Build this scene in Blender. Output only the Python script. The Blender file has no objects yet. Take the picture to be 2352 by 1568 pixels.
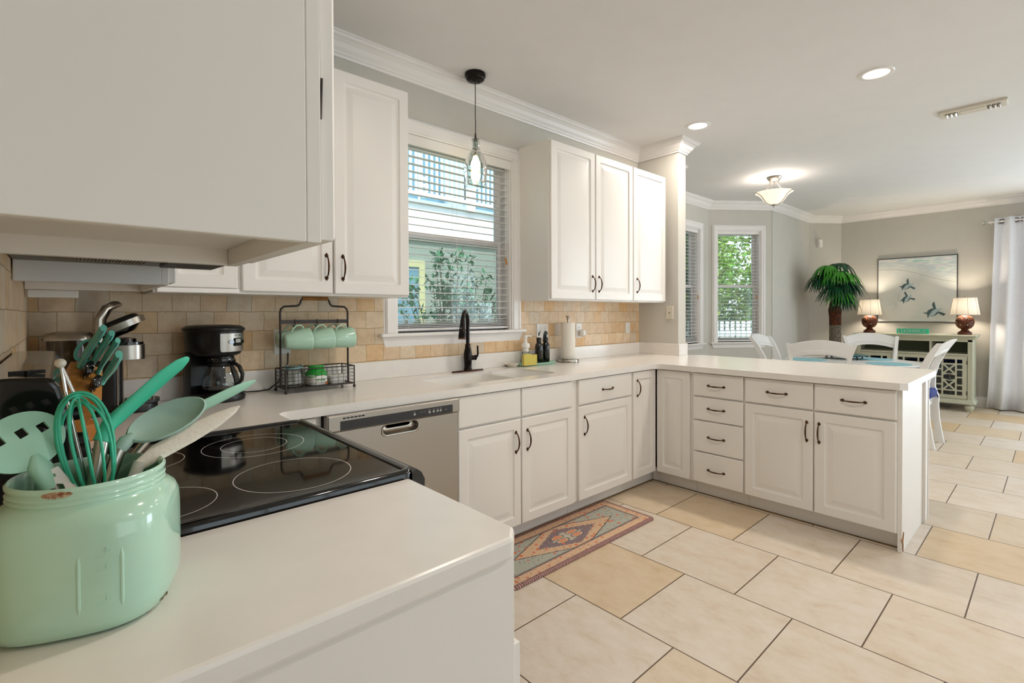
import bpy, math, random
from mathutils import Vector, Matrix, geometry
random.seed(7)
PI = math.pi
SC = bpy.context.scene
COL = SC.collection

# ------------------------------------------------------------------ camera
cam_d = bpy.data.cameras.new('camera')
cam = bpy.data.objects.new('camera', cam_d); COL.objects.link(cam); SC.camera = cam
yaw, pit, rol = math.radians(42.234), math.radians(.6384), math.radians(.2221)
F0 = Vector((math.sin(yaw), math.cos(yaw), 0)); R0 = Vector((math.cos(yaw), -math.sin(yaw), 0)); Z0 = Vector((0, 0, 1))
Fv = F0*math.cos(pit) - Z0*math.sin(pit); U0 = F0*math.sin(pit) + Z0*math.cos(pit)
Rv = R0*math.cos(rol) - U0*math.sin(rol); Uv = U0*math.cos(rol) + R0*math.sin(rol)
cam.matrix_world = Matrix(((Rv.x, Uv.x, -Fv.x, 0), (Rv.y, Uv.y, -Fv.y, 0), (Rv.z, Uv.z, -Fv.z, 1.2911), (0, 0, 0, 1)))
cam_d.sensor_width = 36; cam_d.lens = 1139.37*36/2352; cam_d.shift_y = -(784-731.93)/2352; cam_d.clip_start = .03

# ------------------------------------------------------------------ world, light, exposure
SC.view_settings.view_transform = 'Standard'; SC.view_settings.look = 'None'
SC.view_settings.gamma = 1; SC.view_settings.use_curve_mapping = False
SC.view_settings.exposure = -0.66
try:
    SC.cycles.use_denoising = True; SC.cycles.denoiser = 'OPENIMAGEDENOISE'
    SC.cycles.max_bounces = 10; SC.cycles.diffuse_bounces = 6; SC.cycles.glossy_bounces = 5
    SC.cycles.transmission_bounces = 10; SC.cycles.transparent_max_bounces = 16
    SC.cycles.sample_clamp_indirect = 6; SC.cycles.caustics_reflective = False; SC.cycles.caustics_refractive = False
except Exception: pass
W = bpy.data.worlds.new('world'); SC.world = W; W.use_nodes = True
nt = W.node_tree; bg = nt.nodes['Background']
geo = nt.nodes.new('ShaderNodeNewGeometry'); sep = nt.nodes.new('ShaderNodeSeparateXYZ'); rmp = nt.nodes.new('ShaderNodeValToRGB')
nt.links.new(geo.outputs['Incoming'], sep.inputs[0]); mth = nt.nodes.new('ShaderNodeMath'); mth.operation = 'MULTIPLY'; mth.inputs[1].default_value = -1
nt.links.new(sep.outputs['Z'], mth.inputs[0]); nt.links.new(mth.outputs[0], rmp.inputs[0]); nt.links.new(rmp.outputs[0], bg.inputs[0])
e = rmp.color_ramp.elements; e[0].position = 0; e[0].color = (.95, .975, 1, 1); e[1].position = .8; e[1].color = (.66, .80, 1, 1)
WORLD_STRENGTH = 3.2
bg.inputs[1].default_value = WORLD_STRENGTH

def area(name, loc, rot, sx, sy, power, col=(1, 1, 1), shape='RECTANGLE', spread=None):
    d = bpy.data.lights.new(name, 'AREA'); d.shape = shape; d.size = sx
    if shape in ('RECTANGLE', 'ELLIPSE'): d.size_y = sy
    d.energy = power; d.color = col
    if spread: d.spread = spread
    o = bpy.data.objects.new(name, d); COL.objects.link(o); o.location = loc; o.rotation_euler = rot; return o
def point(name, loc, power, col=(1, 1, 1), r=.03):
    d = bpy.data.lights.new(name, 'POINT'); d.energy = power; d.color = col; d.shadow_soft_size = r
    o = bpy.data.objects.new(name, d); COL.objects.link(o); o.location = loc; return o
# added fill lamps, out of view: behind the viewer and beyond the curtain
area('south_fill', (3.6, -3.35, 1.35), (math.radians(90), 0, 0), 6.6, 2.3, 18, (1, .95, .9))
area('right_fill', (9.1, -1.75, 1.25), (0, math.radians(90), 0), 2.2, 2.2, 220, (.76, .89, 1))
sun_d = bpy.data.lights.new('sun', 'SUN'); sun_d.energy = 9.5; sun_d.angle = math.radians(3); sun_d.color = (1, .96, .9)
sun = bpy.data.objects.new('sun', sun_d); COL.objects.link(sun); sun.rotation_euler = Vector((.30, 1, -1.55)).to_track_quat('-Z', 'Y').to_euler()
WARM = (1, .89, .775)
CANS = [(3.82, 1.965), (3.83, .783), (1.45, .78), (1.45, -.9), (3.83, -.95), (6.3, -1.0)]  # first pair is in view; the others are added as unseen fill
for i, (x, y) in enumerate(CANS):
    area('recessed_light_glow', (x, y, 2.775), (0, 0, 0), .14, .14, 21, WARM, 'DISK')
point('pendant_glow', (1.946, 2.48, 2.21), 3.5, (1, .82, .62), .036)
point('ceiling_fixture_glow', (5.9, 2.14, 2.68), 16, (1, .90, .8), .05)
for y in (1.889, .837): point('table_lamp_glow', (8.9, y, 1.36), 42, (1, .86, .68), .036)

# ------------------------------------------------------------------ materials
def lin(h):
    if not isinstance(h, str): return tuple(h)
    h = h.lstrip('#'); o = []
    for i in (0, 2, 4):
        c = int(h[i:i+2], 16)/255; o.append(c/12.92 if c <= .04045 else ((c+.055)/1.055)**2.4)
    return tuple(o)
def nd(t, kind, **kw):
    n = t.nodes.new(kind)
    for k, v in kw.items():
        if k.startswith('i_'): n.inputs[k[2:]].default_value = v
        else: setattr(n, k, v)
    return n
def mat(name, col, rough=.5, metal=0, var=.04, vs=6, bump=0, bs=60, col2=None, trans=0, ior=1.45, emit=0, ecol=None, coat=0, alpha=1, spec=.5, sss=0, aniso=0, stretch=None):
    m = bpy.data.materials.new(name); m.use_nodes = True; t = m.node_tree; p = t.nodes['Principled BSDF']
    c = lin(col); c2 = lin(col2) if col2 else tuple(x*(1-var) for x in c)
    tc = nd(t, 'ShaderNodeTexCoord'); src = tc.outputs['Object']
    if stretch:
        mp = nd(t, 'ShaderNodeMapping'); mp.inputs['Scale'].default_value = stretch; t.links.new(src, mp.inputs[0]); src = mp.outputs[0]
    n = nd(t, 'ShaderNodeTexNoise'); n.inputs['Scale'].default_value = vs; n.inputs['Detail'].default_value = 4; t.links.new(src, n.inputs['Vector'])
    r = nd(t, 'ShaderNodeValToRGB'); r.color_ramp.elements[0].position = .35; r.color_ramp.elements[1].position = .65
    r.color_ramp.elements[0].color = (*c, 1); r.color_ramp.elements[1].color = (*c2, 1)
    t.links.new(n.outputs['Fac'], r.inputs[0]); t.links.new(r.outputs[0], p.inputs['Base Color'])
    p.inputs['Roughness'].default_value = rough; p.inputs['Metallic'].default_value = metal
    p.inputs['Transmission Weight'].default_value = trans; p.inputs['IOR'].default_value = ior
    p.inputs['Coat Weight'].default_value = coat; p.inputs['Alpha'].default_value = alpha; p.inputs['Specular IOR Level'].default_value = spec
    if aniso: p.inputs['Anisotropic'].default_value = aniso
    if sss: p.inputs['Subsurface Weight'].default_value = sss; p.inputs['Subsurface Radius'].default_value = (.01, .01, .01)
    if emit: p.inputs['Emission Color'].default_value = (*lin(ecol or col), 1); p.inputs['Emission Strength'].default_value = emit
    if bump:
        n2 = nd(t, 'ShaderNodeTexNoise'); n2.inputs['Scale'].default_value = bs; n2.inputs['Detail'].default_value = 3; t.links.new(src, n2.inputs['Vector'])
        b = nd(t, 'ShaderNodeBump'); b.inputs['Strength'].default_value = bump; b.inputs['Distance'].default_value = .002
        t.links.new(n2.outputs['Fac'], b.inputs['Height']); t.links.new(b.outputs[0], p.inputs['Normal'])
    return m
def thin_glass(name, tint=(1, 1, 1), refl=.08, rough=.0, glossy=(1, 1, 1)):
    m = bpy.data.materials.new(name); m.use_nodes = True; t = m.node_tree; t.nodes.clear()
    o = nd(t, 'ShaderNodeOutputMaterial'); mx = nd(t, 'ShaderNodeMixShader'); tr = nd(t, 'ShaderNodeBsdfTransparent'); g = nd(t, 'ShaderNodeBsdfGlossy')
    fr = nd(t, 'ShaderNodeFresnel'); fr.inputs[0].default_value = 1.45; ma = nd(t, 'ShaderNodeMath', operation='MULTIPLY_ADD'); ma.inputs[1].default_value = .9; ma.inputs[2].default_value = refl-.04
    ma.use_clamp = True
    tc = nd(t, 'ShaderNodeTexCoord'); n = nd(t, 'ShaderNodeTexNoise'); n.inputs['Scale'].default_value = 3; t.links.new(tc.outputs['Object'], n.inputs[0])
    r = nd(t, 'ShaderNodeValToRGB'); r.color_ramp.elements[0].color = (*tint, 1); r.color_ramp.elements[1].color = (*[x*.97 for x in tint], 1)
    t.links.new(n.outputs['Fac'], r.inputs[0]); t.links.new(r.outputs[0], tr.inputs[0])
    g.inputs['Roughness'].default_value = rough; g.inputs[0].default_value = (*glossy, 1)
    t.links.new(fr.outputs[0], ma.inputs[0]); t.links.new(ma.outputs[0], mx.inputs[0]); t.links.new(tr.outputs[0], mx.inputs[1]); t.links.new(g.outputs[0], mx.inputs[2]); t.links.new(mx.outputs[0], o.inputs[0])
    return m
M = {}
M['cab'] = mat('cabinet_white', '#e6e2dd', .38, var=.025, vs=2.5)
M['trim'] = mat('trim_white', '#ebe8e6', .35, var=.02)
M['wall'] = mat('wall_greige', '#c6c3bb', .85, var=.03, bump=.25, bs=170)
M['ceil'] = mat('ceiling_paint', '#e2e1e0', .9, var=.02, bump=.2, bs=220)
M['counter'] = mat('counter_solid_surface', '#e7e3de', .2, var=.03, vs=14)
M['bronze'] = mat('bronze', '#3a281c', .32, .85, col2='#5a3a22', vs=90, spec=.6)
M['iron'] = mat('dark_iron', '#4a4340', .45, .7, vs=40, var=.2)
M['steel'] = mat('stainless', '#aaa49c', .3, 1, vs=2, var=.03, aniso=.5)
M['steel2'] = mat('brushed_nickel', '#b5aea4', .28, 1, var=.05)
M['chrome'] = mat('chrome', '#d8d8d8', .08, 1, var=.02)
M['blackgloss'] = mat('black_gloss', '#0c0c0d', .09, var=.1, coat=.5)
M['blackplastic'] = mat('black_plastic', '#141313', .33, var=.15)
M['darkgrey'] = mat('dark_grey_plastic', '#2c2c2d', .45, var=.1)
M['white'] = mat('white_plastic', '#e9e7e3', .4, var=.02)
M['mint'] = mat('mint_ceramic', '#b3d9c4', .12, var=.05, vs=9, coat=.4)
M['turq'] = mat('turquoise_silicone', '#3fbf9c', .42, var=.05)
M['mintsil'] = mat('mint_silicone', '#a2d2bd', .5, var=.04)
M['greensil'] = mat('grey_green_silicone', '#9bb7ac', .5, var=.04)
M['knife'] = mat('teal_handle', '#6cc6b5', .35, var=.05)
M['bamboo'] = mat('bamboo', '#c98a45', .5, col2='#b5752f', vs=12, stretch=(3, 3, 30))
M['wood'] = mat('handle_wood', '#9a6424', .45, col2='#7f4f1b', vs=18, stretch=(1, 8, 8))
M['carved'] = mat('carved_wood', '#6e3414', .3, col2='#3c1a0c', vs=24)
M['glass'] = thin_glass('clear_glass', (.93, .96, .95), .09)
M['pane'] = thin_glass('window_pane', (.90, .97, .985), .05)
M['tank'] = thin_glass('smoked_tank', (.48, .44, .39), .04)
M['pan'] = mat('hood_pan', '#6f6b64', .45, .5, var=.1)
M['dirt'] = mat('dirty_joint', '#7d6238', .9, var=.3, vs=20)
M['filter'] = mat('filter_mesh', '#8f8470', .5, .4, var=.1)
M['dimglass'] = thin_glass('cabinet_door_glass', (.55, .58, .52), .05)
M['screen'] = mat('insect_screen', '#9aa59f', .9, alpha=.15)
M['pendglass'] = thin_glass('pendant_glass', (.62, .72, .69), .1)
M['sage'] = mat('sage_paint', '#bcbda8', .5, var=.05, vs=10)
M['sagein'] = mat('sage_interior', '#6f7762', .7, var=.1)
M['chair'] = mat('chair_white', '#e4e4e3', .3, var=.02)
M['blue'] = mat('navy_cushion', '#1f2f7c', .85, var=.3, vs=25, bump=.3)
M['aqua'] = mat('aqua_placemat', '#8ec3cf', .85, var=.18, vs=60, bump=.4, bs=300)
M['curtain'] = mat('white_curtain', '#e9ebf2', .9, var=.03, vs=30)
M['shade'] = mat('linen_shade', '#d8c7a8', .9, var=.12, vs=120, sss=0)
M['bulb'] = mat('glowing_bulb', '#fff0d8', .5, emit=22, ecol='#ffd9a6')
M['lens'] = mat('light_lens', '#fff6ea', .5, emit=3.2, ecol='#fff1de')
M['bowl'] = mat('frosted_bowl', '#fff4e6', .5, emit=1.25, ecol='#ffe9d0')
M['paper'] = mat('paper_towel', '#e7e2d8', .9, var=.03, bump=.5, bs=160)
M['sponge'] = mat('yellow_sponge', '#cdbf63', .95, var=.05, bump=.4, bs=200)
M['towelmint'] = mat('mint_tray', '#a9d4bf', .25, var=.03)
M['tan'] = mat('ceramic_dish', '#d8d2c4', .35, var=.05)
M['bottle'] = mat('dark_bottle', '#0b0f0a', .1, var=.2, coat=.4)
M['label'] = mat('label_print', '#c9c9bb', .5)
M['green'] = mat('green_plastic', '#14a133', .35, var=.1)
M['orange'] = mat('orange_print', '#e07b25', .5, var=.2, vs=60)
M['leafdk'] = mat('leaf_dark', '#12502c', .4, col2='#0b3a26', vs=8)
M['leaflt'] = mat('leaf_light', '#3f9a1f', .4, col2='#2c7a18', vs=8)
M['trunk'] = mat('palm_trunk', '#7d7566', .9, col2='#433c30', vs=30, bump=1, bs=60, stretch=(1, 1, 2.5))
M['fibre'] = mat('palm_fibre', '#5a2a0e', .9, col2='#2e1408', vs=25, bump=.6)
M['tree'] = mat('tree_leaf', '#4f8a35', .6, col2='#9fb64a', vs=1.2)
M['shrub'] = mat('shrub_leaf', '#2b6a3e', .6, col2='#478655', vs=2)
M['bark'] = mat('bark', '#6b5a48', .9, var=.3)
M['siding'] = mat('house_siding', '#b9c7cf', .8, var=.03)
M['siding2'] = mat('house_lower_siding', '#9ba396', .8, var=.05)
M['cream'] = mat('cream_trim', '#cfc995', .7, var=.05)
M['wht_ext'] = mat('exterior_white', '#eef2f4', .6, var=.03)
M['dkglass'] = mat('house_window', '#6f97a8', .15, var=.1)
M['pale_ground'] = mat('bounce_ground', '#c9c6ba', .95, col2='#b4b79c', vs=2)  # ground made pale to bounce sunlight up into the room
M['signgreen'] = mat('sign_green', '#2fc39b', .6, var=.05)
M['black'] = mat('void_black', '#050505', .9)
M['lcd'] = mat('lcd_grey', '#a9a9a6', .3, var=.1)
M['red'] = mat('box_red', '#c7433a', .6); M['bookblue'] = mat('box_blue', '#2d66ad', .5, var=.1); M['booknavy'] = mat('box_navy', '#18213f', .5)
M['chip'] = mat('worn_patch', '#7d3b17', .9, col2='#c9b79a', vs=130)

def floor_mat():
    m = bpy.data.materials.new('travertine_floor'); m.use_nodes = True; t = m.node_tree; p = t.nodes['Principled BSDF']
    tc = nd(t, 'ShaderNodeTexCoord'); sp = nd(t, 'ShaderNodeSeparateXYZ'); cb = nd(t, 'ShaderNodeCombineXYZ')
    t.links.new(tc.outputs['Object'], sp.inputs[0])
    ax = nd(t, 'ShaderNodeMath', operation='ADD'); ax.inputs[1].default_value = -1.7339+.5346*40
    ay = nd(t, 'ShaderNodeMath', operation='ADD'); ay.inputs[1].default_value = -1.7236+.4883*40.5
    t.links.new(sp.outputs['X'], ax.inputs[0]); t.links.new(sp.outputs['Y'], ay.inputs[0])
    t.links.new(ay.outputs[0], cb.inputs['X']); t.links.new(ax.outputs[0], cb.inputs['Y'])
    br = nd(t, 'ShaderNodeTexBrick', offset=.5, offset_frequency=2)
    for k, v in (('Scale', 1), ('Brick Width', .4883), ('Row Height', .5346), ('Mortar Size', .0032), ('Mortar Smooth', .25), ('Bias', 0)): br.inputs[k].default_value = v
    t.links.new(cb.outputs[0], br.inputs['Vector'])
    br.inputs['Color1'].default_value = (0, 0, 0, 1); br.inputs['Color2'].default_value = (1, 1, 1, 1); br.inputs['Mortar'].default_value = (.5, .5, .5, 1)
    r = nd(t, 'ShaderNodeValToRGB'); e = r.color_ramp.elements
    e[0].position = 0; e[0].color = (*lin('#ceb48e'), 1); e[1].position = 1; e[1].color = (*lin('#d6cdc2'), 1)
    x = e.new(.16); x.color = (*lin('#d3c4ae'), 1); x = e.new(.4); x.color = (*lin('#d5cabc'), 1)
    t.links.new(br.outputs['Color'], r.inputs[0])
    n = nd(t, 'ShaderNodeTexNoise'); n.inputs['Scale'].default_value = 7; n.inputs['Detail'].default_value = 10; n.inputs['Roughness'].default_value = .72; n.inputs['Distortion'].default_value = .15
    mp = nd(t, 'ShaderNodeMapping'); mp.inputs['Scale'].default_value = (1.7, .9, 1); t.links.new(tc.outputs['Object'], mp.inputs[0]); t.links.new(mp.outputs[0], n.inputs['Vector'])
    r2 = nd(t, 'ShaderNodeValToRGB'); e = r2.color_ramp.elements; e[0].position = .3; e[0].color = (.78, .68, .55, 1); e[1].position = .6; e[1].color = (1, 1, 1, 1)
    x = e.new(.46); x.color = (.93, .89, .83, 1)
    t.links.new(n.outputs['Fac'], r2.inputs[0])
    mx = nd(t, 'ShaderNodeMixRGB', blend_type='MULTIPLY'); mx.inputs[0].default_value = .75; t.links.new(r.outputs[0], mx.inputs[1]); t.links.new(r2.outputs[0], mx.inputs[2])
    mg = nd(t, 'ShaderNodeMixRGB'); t.links.new(br.outputs['Fac'], mg.inputs[0]); t.links.new(mx.outputs[0], mg.inputs[1]); mg.inputs[2].default_value = (*lin('#5c4630'), 1)
    t.links.new(mg.outputs[0], p.inputs['Base Color']); p.inputs['Roughness'].default_value = .38
    rr = nd(t, 'ShaderNodeMath', operation='MULTIPLY_ADD'); rr.inputs[1].default_value = .25; rr.inputs[2].default_value = .28; t.links.new(n.outputs['Fac'], rr.inputs[0]); t.links.new(rr.outputs[0], p.inputs['Roughness'])
    b = nd(t, 'ShaderNodeBump', invert=True); b.inputs['Strength'].default_value = .6; b.inputs['Distance'].default_value = .002; t.links.new(br.outputs['Fac'], b.inputs['Height']); t.links.new(b.outputs[0], p.inputs['Normal'])
    return m
M['floor'] = floor_mat()

def tile_mat():
    m = bpy.data.materials.new('tumbled_travertine'); m.use_nodes = True; t = m.node_tree; p = t.nodes['Principled BSDF']
    tc = nd(t, 'ShaderNodeTexCoord'); sp = nd(t, 'ShaderNodeSeparateXYZ'); cb = nd(t, 'ShaderNodeCombineXYZ')
    t.links.new(tc.outputs['Object'], sp.inputs[0]); a = nd(t, 'ShaderNodeMath', operation='ADD'); a2 = nd(t, 'ShaderNodeMath', operation='ADD')
    t.links.new(sp.outputs['X'], a.inputs[0]); t.links.new(sp.outputs['Y'], a.inputs[1])     # runs along either wall
    a3 = nd(t, 'ShaderNodeMath', operation='ADD'); a3.inputs[1].default_value = 11*.108-2.65-.467+.108*40-.01; t.links.new(a.outputs[0], a3.inputs[0])
    t.links.new(sp.outputs['Z'], a2.inputs[0]); a2.inputs[1].default_value = -1.025+.0945*10
    nz = nd(t, 'ShaderNodeTexNoise'); nz.inputs['Scale'].default_value = 14; t.links.new(tc.outputs['Object'], nz.inputs[0])
    vm = nd(t, 'ShaderNodeVectorMath', operation='MULTIPLY_ADD'); vm.inputs[1].default_value = (.010, .010, .010)
    t.links.new(a3.outputs[0], cb.inputs['X']); t.links.new(a2.outputs[0], cb.inputs['Y']); t.links.new(nz.outputs['Color'], vm.inputs[0]); t.links.new(cb.outputs[0], vm.inputs[2])
    br = nd(t, 'ShaderNodeTexBrick', offset=.5, offset_frequency=2)
    for k, v in (('Scale', 1), ('Brick Width', .108), ('Row Height', .0945), ('Mortar Size', .0018), ('Mortar Smooth', .6), ('Bias', 0)): br.inputs[k].default_value = v
    t.links.new(vm.outputs[0], br.inputs['Vector'])
    br.inputs['Color1'].default_value = (0, 0, 0, 1); br.inputs['Color2'].default_value = (1, 1, 1, 1)
    r = nd(t, 'ShaderNodeValToRGB'); e = r.color_ramp.elements
    e[0].position = 0; e[0].color = (*lin('#d8b27c'), 1); e[1].position = 1; e[1].color = (*lin('#ccc0ae'), 1)
    for q, c in ((.07, '#dcba8e'), (.2, '#dec4a2'), (.5, '#dbc2a2'), (.8, '#e1cdb0'), (.93, '#d8c6ad')): x = e.new(q); x.color = (*lin(c), 1)
    t.links.new(br.outputs['Color'], r.inputs[0])
    n = nd(t, 'ShaderNodeTexNoise'); n.inputs['Scale'].default_value = 22; n.inputs['Detail'].default_value = 8; n.inputs['Roughness'].default_value = .7; t.links.new(tc.outputs['Object'], n.inputs['Vector'])
    r2 = nd(t, 'ShaderNodeValToRGB'); e = r2.color_ramp.elements; e[0].position = .32; e[0].color = (.72, .58, .42, 1); e[1].position = .6; e[1].color = (1, 1, 1, 1)
    t.links.new(n.outputs['Fac'], r2.inputs[0])
    mx = nd(t, 'ShaderNodeMixRGB', blend_type='MULTIPLY'); mx.inputs[0].default_value = .5; t.links.new(r.outputs[0], mx.inputs[1]); t.links.new(r2.outputs[0], mx.inputs[2])
    mg = nd(t, 'ShaderNodeMixRGB'); t.links.new(br.outputs['Fac'], mg.inputs[0]); t.links.new(mx.outputs[0], mg.inputs[1]); mg.inputs[2].default_value = (*lin('#b59c78'), 1)
    t.links.new(mg.outputs[0], p.inputs['Base Color']); p.inputs['Roughness'].default_value = .5
    b = nd(t, 'ShaderNodeBump', invert=True); b.inputs['Strength'].default_value = .7; b.inputs['Distance'].default_value = .003; t.links.new(br.outputs['Fac'], b.inputs['Height'])
    b2 = nd(t, 'ShaderNodeBump'); b2.inputs['Strength'].default_value = .35; b2.inputs['Distance'].default_value = .002; t.links.new(n.outputs['Fac'], b2.inputs['Height']); t.links.new(b.outputs[0], b2.inputs['Normal'])
    t.links.new(b2.outputs[0], p.inputs['Normal'])
    return m
M['tile'] = tile_mat()

def speckle_counter():
    m = M['counter']; t = m.node_tree; p = t.nodes['Principled BSDF']; tc = [n for n in t.nodes if n.type == 'TEX_COORD'][0]
    v = nd(t, 'ShaderNodeTexVoronoi'); v.inputs['Scale'].default_value = 260; t.links.new(tc.outputs['Object'], v.inputs['Vector'])
    r = nd(t, 'ShaderNodeValToRGB'); e = r.color_ramp.elements; e[0].position = .0; e[0].color = (.72, .68, .63, 1); e[1].position = .16; e[1].color = (1, 1, 1, 1)
    t.links.new(v.outputs['Distance'], r.inputs[0])
    mx = nd(t, 'ShaderNodeMixRGB', blend_type='MULTIPLY'); mx.inputs[0].default_value = .3
    old = p.inputs['Base Color'].links[0].from_socket; t.links.new(old, mx.inputs[1]); t.links.new(r.outputs[0], mx.inputs[2]); t.links.new(mx.outputs[0], p.inputs['Base Color'])
speckle_counter()

def ring_mat(rings):
    """black glass with thin printed burner rings; rings = (x, y, r) in object space"""
    m = mat('ceramic_cooktop', '#0b0a0a', .05, var=.1, spec=.7); t = m.node_tree; p = t.nodes['Principled BSDF']
    tc = [n for n in t.nodes if n.type == 'TEX_COORD'][0]; last = None
    for (x, y, r) in rings:
        d = nd(t, 'ShaderNodeVectorMath', operation='DISTANCE'); s = nd(t, 'ShaderNodeVectorMath', operation='MULTIPLY'); s.inputs[1].default_value = (1, 1, 0)
        t.links.new(tc.outputs['Object'], s.inputs[0]); t.links.new(s.outputs[0], d.inputs[0]); d.inputs[1].default_value = (x, y, 0)
        a = nd(t, 'ShaderNodeMath', operation='SUBTRACT'); a.inputs[1].default_value = r; t.links.new(d.outputs['Value'], a.inputs[0])
        b = nd(t, 'ShaderNodeMath', operation='ABSOLUTE'); t.links.new(a.outputs[0], b.inputs[0])
        c = nd(t, 'ShaderNodeMath', operation='LESS_THAN'); c.inputs[1].default_value = .0009; t.links.new(b.outputs[0], c.inputs[0])
        if last: q = nd(t, 'ShaderNodeMath', operation='MAXIMUM'); t.links.new(last, q.inputs[0]); t.links.new(c.outputs[0], q.inputs[1]); last = q.outputs[0]
        else: last = c.outputs[0]
    mx = nd(t, 'ShaderNodeMixRGB'); old = p.inputs['Base Color'].links[0].from_socket
    t.links.new(last, mx.inputs[0]); t.links.new(old, mx.inputs[1]); mx.inputs[2].default_value = (.75, .74, .72, 1); t.links.new(mx.outputs[0], p.inputs['Base Color'])
    return m

# ------------------------------------------------------------------ mesh building
class G:
    def __init__(s): s.v = []; s.f = []
    def add(s, vs, fs, m=None):
        o = len(s.v); s.v += [tuple(m @ Vector(v)) if m is not None else tuple(v) for v in vs]; s.f += [tuple(i+o for i in f) for f in fs]; return s
    def box(s, x0, y0, z0, x1, y1, z1, m=None):
        return s.add([(x0,y0,z0),(x1,y0,z0),(x1,y1,z0),(x0,y1,z0),(x0,y0,z1),(x1,y0,z1),(x1,y1,z1),(x0,y1,z1)], [(0,3,2,1),(4,5,6,7),(0,1,5,4),(1,2,6,5),(2,3,7,6),(3,0,4,7)], m)
    def loops(s, L, cap0=True, cap1=True, m=None, closed=True):
        n = len(L[0]); vs = [p for l in L for p in l]; fs = []
        for i in range(len(L)-1):
            for j in range(n if closed else n-1):
                k = (j+1) % n; fs.append((i*n+j, i*n+k, (i+1)*n+k, (i+1)*n+j))
        if cap0: fs.append(tuple(range(n-1, -1, -1)))
        if cap1: fs.append(tuple((len(L)-1)*n+j for j in range(n)))
        return s.add(vs, fs, m)
    def lathe(s, prof, n=32, m=None, sx=1, sy=1, cap0=True, cap1=True, power=2):
        L = []
        for r, z in prof:
            l = []
            for j in range(n):
                a = 2*PI*j/n; c, q = math.cos(a), math.sin(a)
                k = 1 if power == 2 else (abs(c)**power+abs(q)**power)**(-1/power)
                l.append((r*c*k*sx, r*q*k*sy, z))
            L.append(l)
        return s.loops(L, cap0, cap1, m)
    def cyl(s, c, r, z0, z1, n=24, m=None, r2=None):
        return s.loops([[(c[0]+rr*math.cos(2*PI*j/n), c[1]+rr*math.sin(2*PI*j/n), z) for j in range(n)] for rr, z in ((r, z0), (r if r2 is None else r2, z1))], m=m)
    def tube(s, pts, r, n=10, m=None, closed=False, flat=None, up=None):
        P = [Vector(p) for p in pts]; N = len(P); R = r if isinstance(r, (list, tuple)) else [r]*N; L = []; prev = None
        for i in range(N):
            if closed: t = P[(i+1) % N]-P[i-1]
            else: t = P[min(i+1, N-1)]-P[max(i-1, 0)]
            t = t.normalized() if t.length > 1e-9 else Vector((0, 0, 1))
            if prev is None:
                u = Vector(up) if up else (Vector((0, 0, 1)) if abs(t.z) < .9 else Vector((1, 0, 0)))
            else: u = prev
            u = (u-t*u.dot(t)).normalized(); w = t.cross(u); prev = u
            fx = flat if flat else 1
            L.append([tuple(P[i]+(u*math.cos(2*PI*j/n)*fx+w*math.sin(2*PI*j/n))*R[i]) for j in range(n)])
        if closed: L.append(L[0]); return s.loops(L, False, False, m)
        return s.loops(L, True, True, m)
    def sphere(s, c, r, n=16, m=None, sz=1):
        k = max(4, n//2); return s.loops([[(c[0]+r*math.sin(PI*i/k)*math.cos(2*PI*j/n), c[1]+r*math.sin(PI*i/k)*math.sin(2*PI*j/n), c[2]-r*sz*math.cos(PI*i/k)) for j in range(n)] for i in [.02]+list(range(1, k))+[k-.02]], m=m)
    def prism(s, outer, z0, z1, holes=(), m=None):
        polys = [[Vector((x, y, 0)) for x, y in outer]]+[[Vector((x, y, 0)) for x, y in h] for h in holes]
        tri = geometry.tessellate_polygon(polys); flat = [p for q in polys for p in q]; n = len(flat)
        def ccw(a, b, c): return (flat[b].x-flat[a].x)*(flat[c].y-flat[a].y)-(flat[b].y-flat[a].y)*(flat[c].x-flat[a].x) > 0
        fs = []
        for t in tri:
            a, b, c = t if ccw(*t) else (t[0], t[2], t[1])
            fs += [(a+n, b+n, c+n), (c, b, a)]
        o = 0
        for q, poly in enumerate(polys):
            k = len(poly); ar = sum(poly[i].x*poly[(i+1) % k].y-poly[(i+1) % k].x*poly[i].y for i in range(k)); flip = (ar > 0) == (q == 0)
            for i in range(k):
                a, b = o+i, o+(i+1) % k; fs.append((a, b, b+n, a+n) if flip else (b, a, a+n, b+n))
            o += k
        return s.add([(p.x, p.y, z0) for p in flat]+[(p.x, p.y, z1) for p in flat], fs, m)
    def build(s, name, m, parent=None, W=False, smooth=None, bevel=0, seg=2):
        vs = s.v
        if W and parent is not None:
            inv = WM[parent.name].inverted(); vs = [tuple(inv @ Vector(v)) for v in vs]
        me = bpy.data.meshes.new(name); me.from_pydata(vs, [], s.f); me.update()
        me.materials.append(M[m] if isinstance(m, str) else m)
        if smooth is not None:
            for p in me.polygons: p.use_smooth = True
            me.set_sharp_from_angle(angle=math.radians(smooth))
        o = bpy.data.objects.new(name, me); COL.objects.link(o)
        if parent is not None: o.parent = parent; WM[o.name] = WM[parent.name]
        else: WM[o.name] = Matrix()
        if bevel:
            b = o.modifiers.new('bevel', 'BEVEL'); b.width = bevel; b.segments = seg; b.limit_method = 'ANGLE'; b.angle_limit = math.radians(35); b.harden_normals = False
        return o
WM = {}
def tag(o, label, cat, group=None):
    o['label'] = label; o['category'] = cat
    if group: o['group'] = group
    return o
def thing(name, label, cat, loc=(0, 0, 0), rz=0, group=None):
    o = bpy.data.objects.new(name, None); COL.objects.link(o); o.location = loc; o.rotation_euler = (0, 0, rz); o.empty_display_size = .05
    WM[o.name] = Matrix.Translation(Vector(loc)) @ Matrix.Rotation(rz, 4, 'Z'); return tag(o, label, cat, group)
def struct(o): o['kind'] = 'structure'; return o
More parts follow.
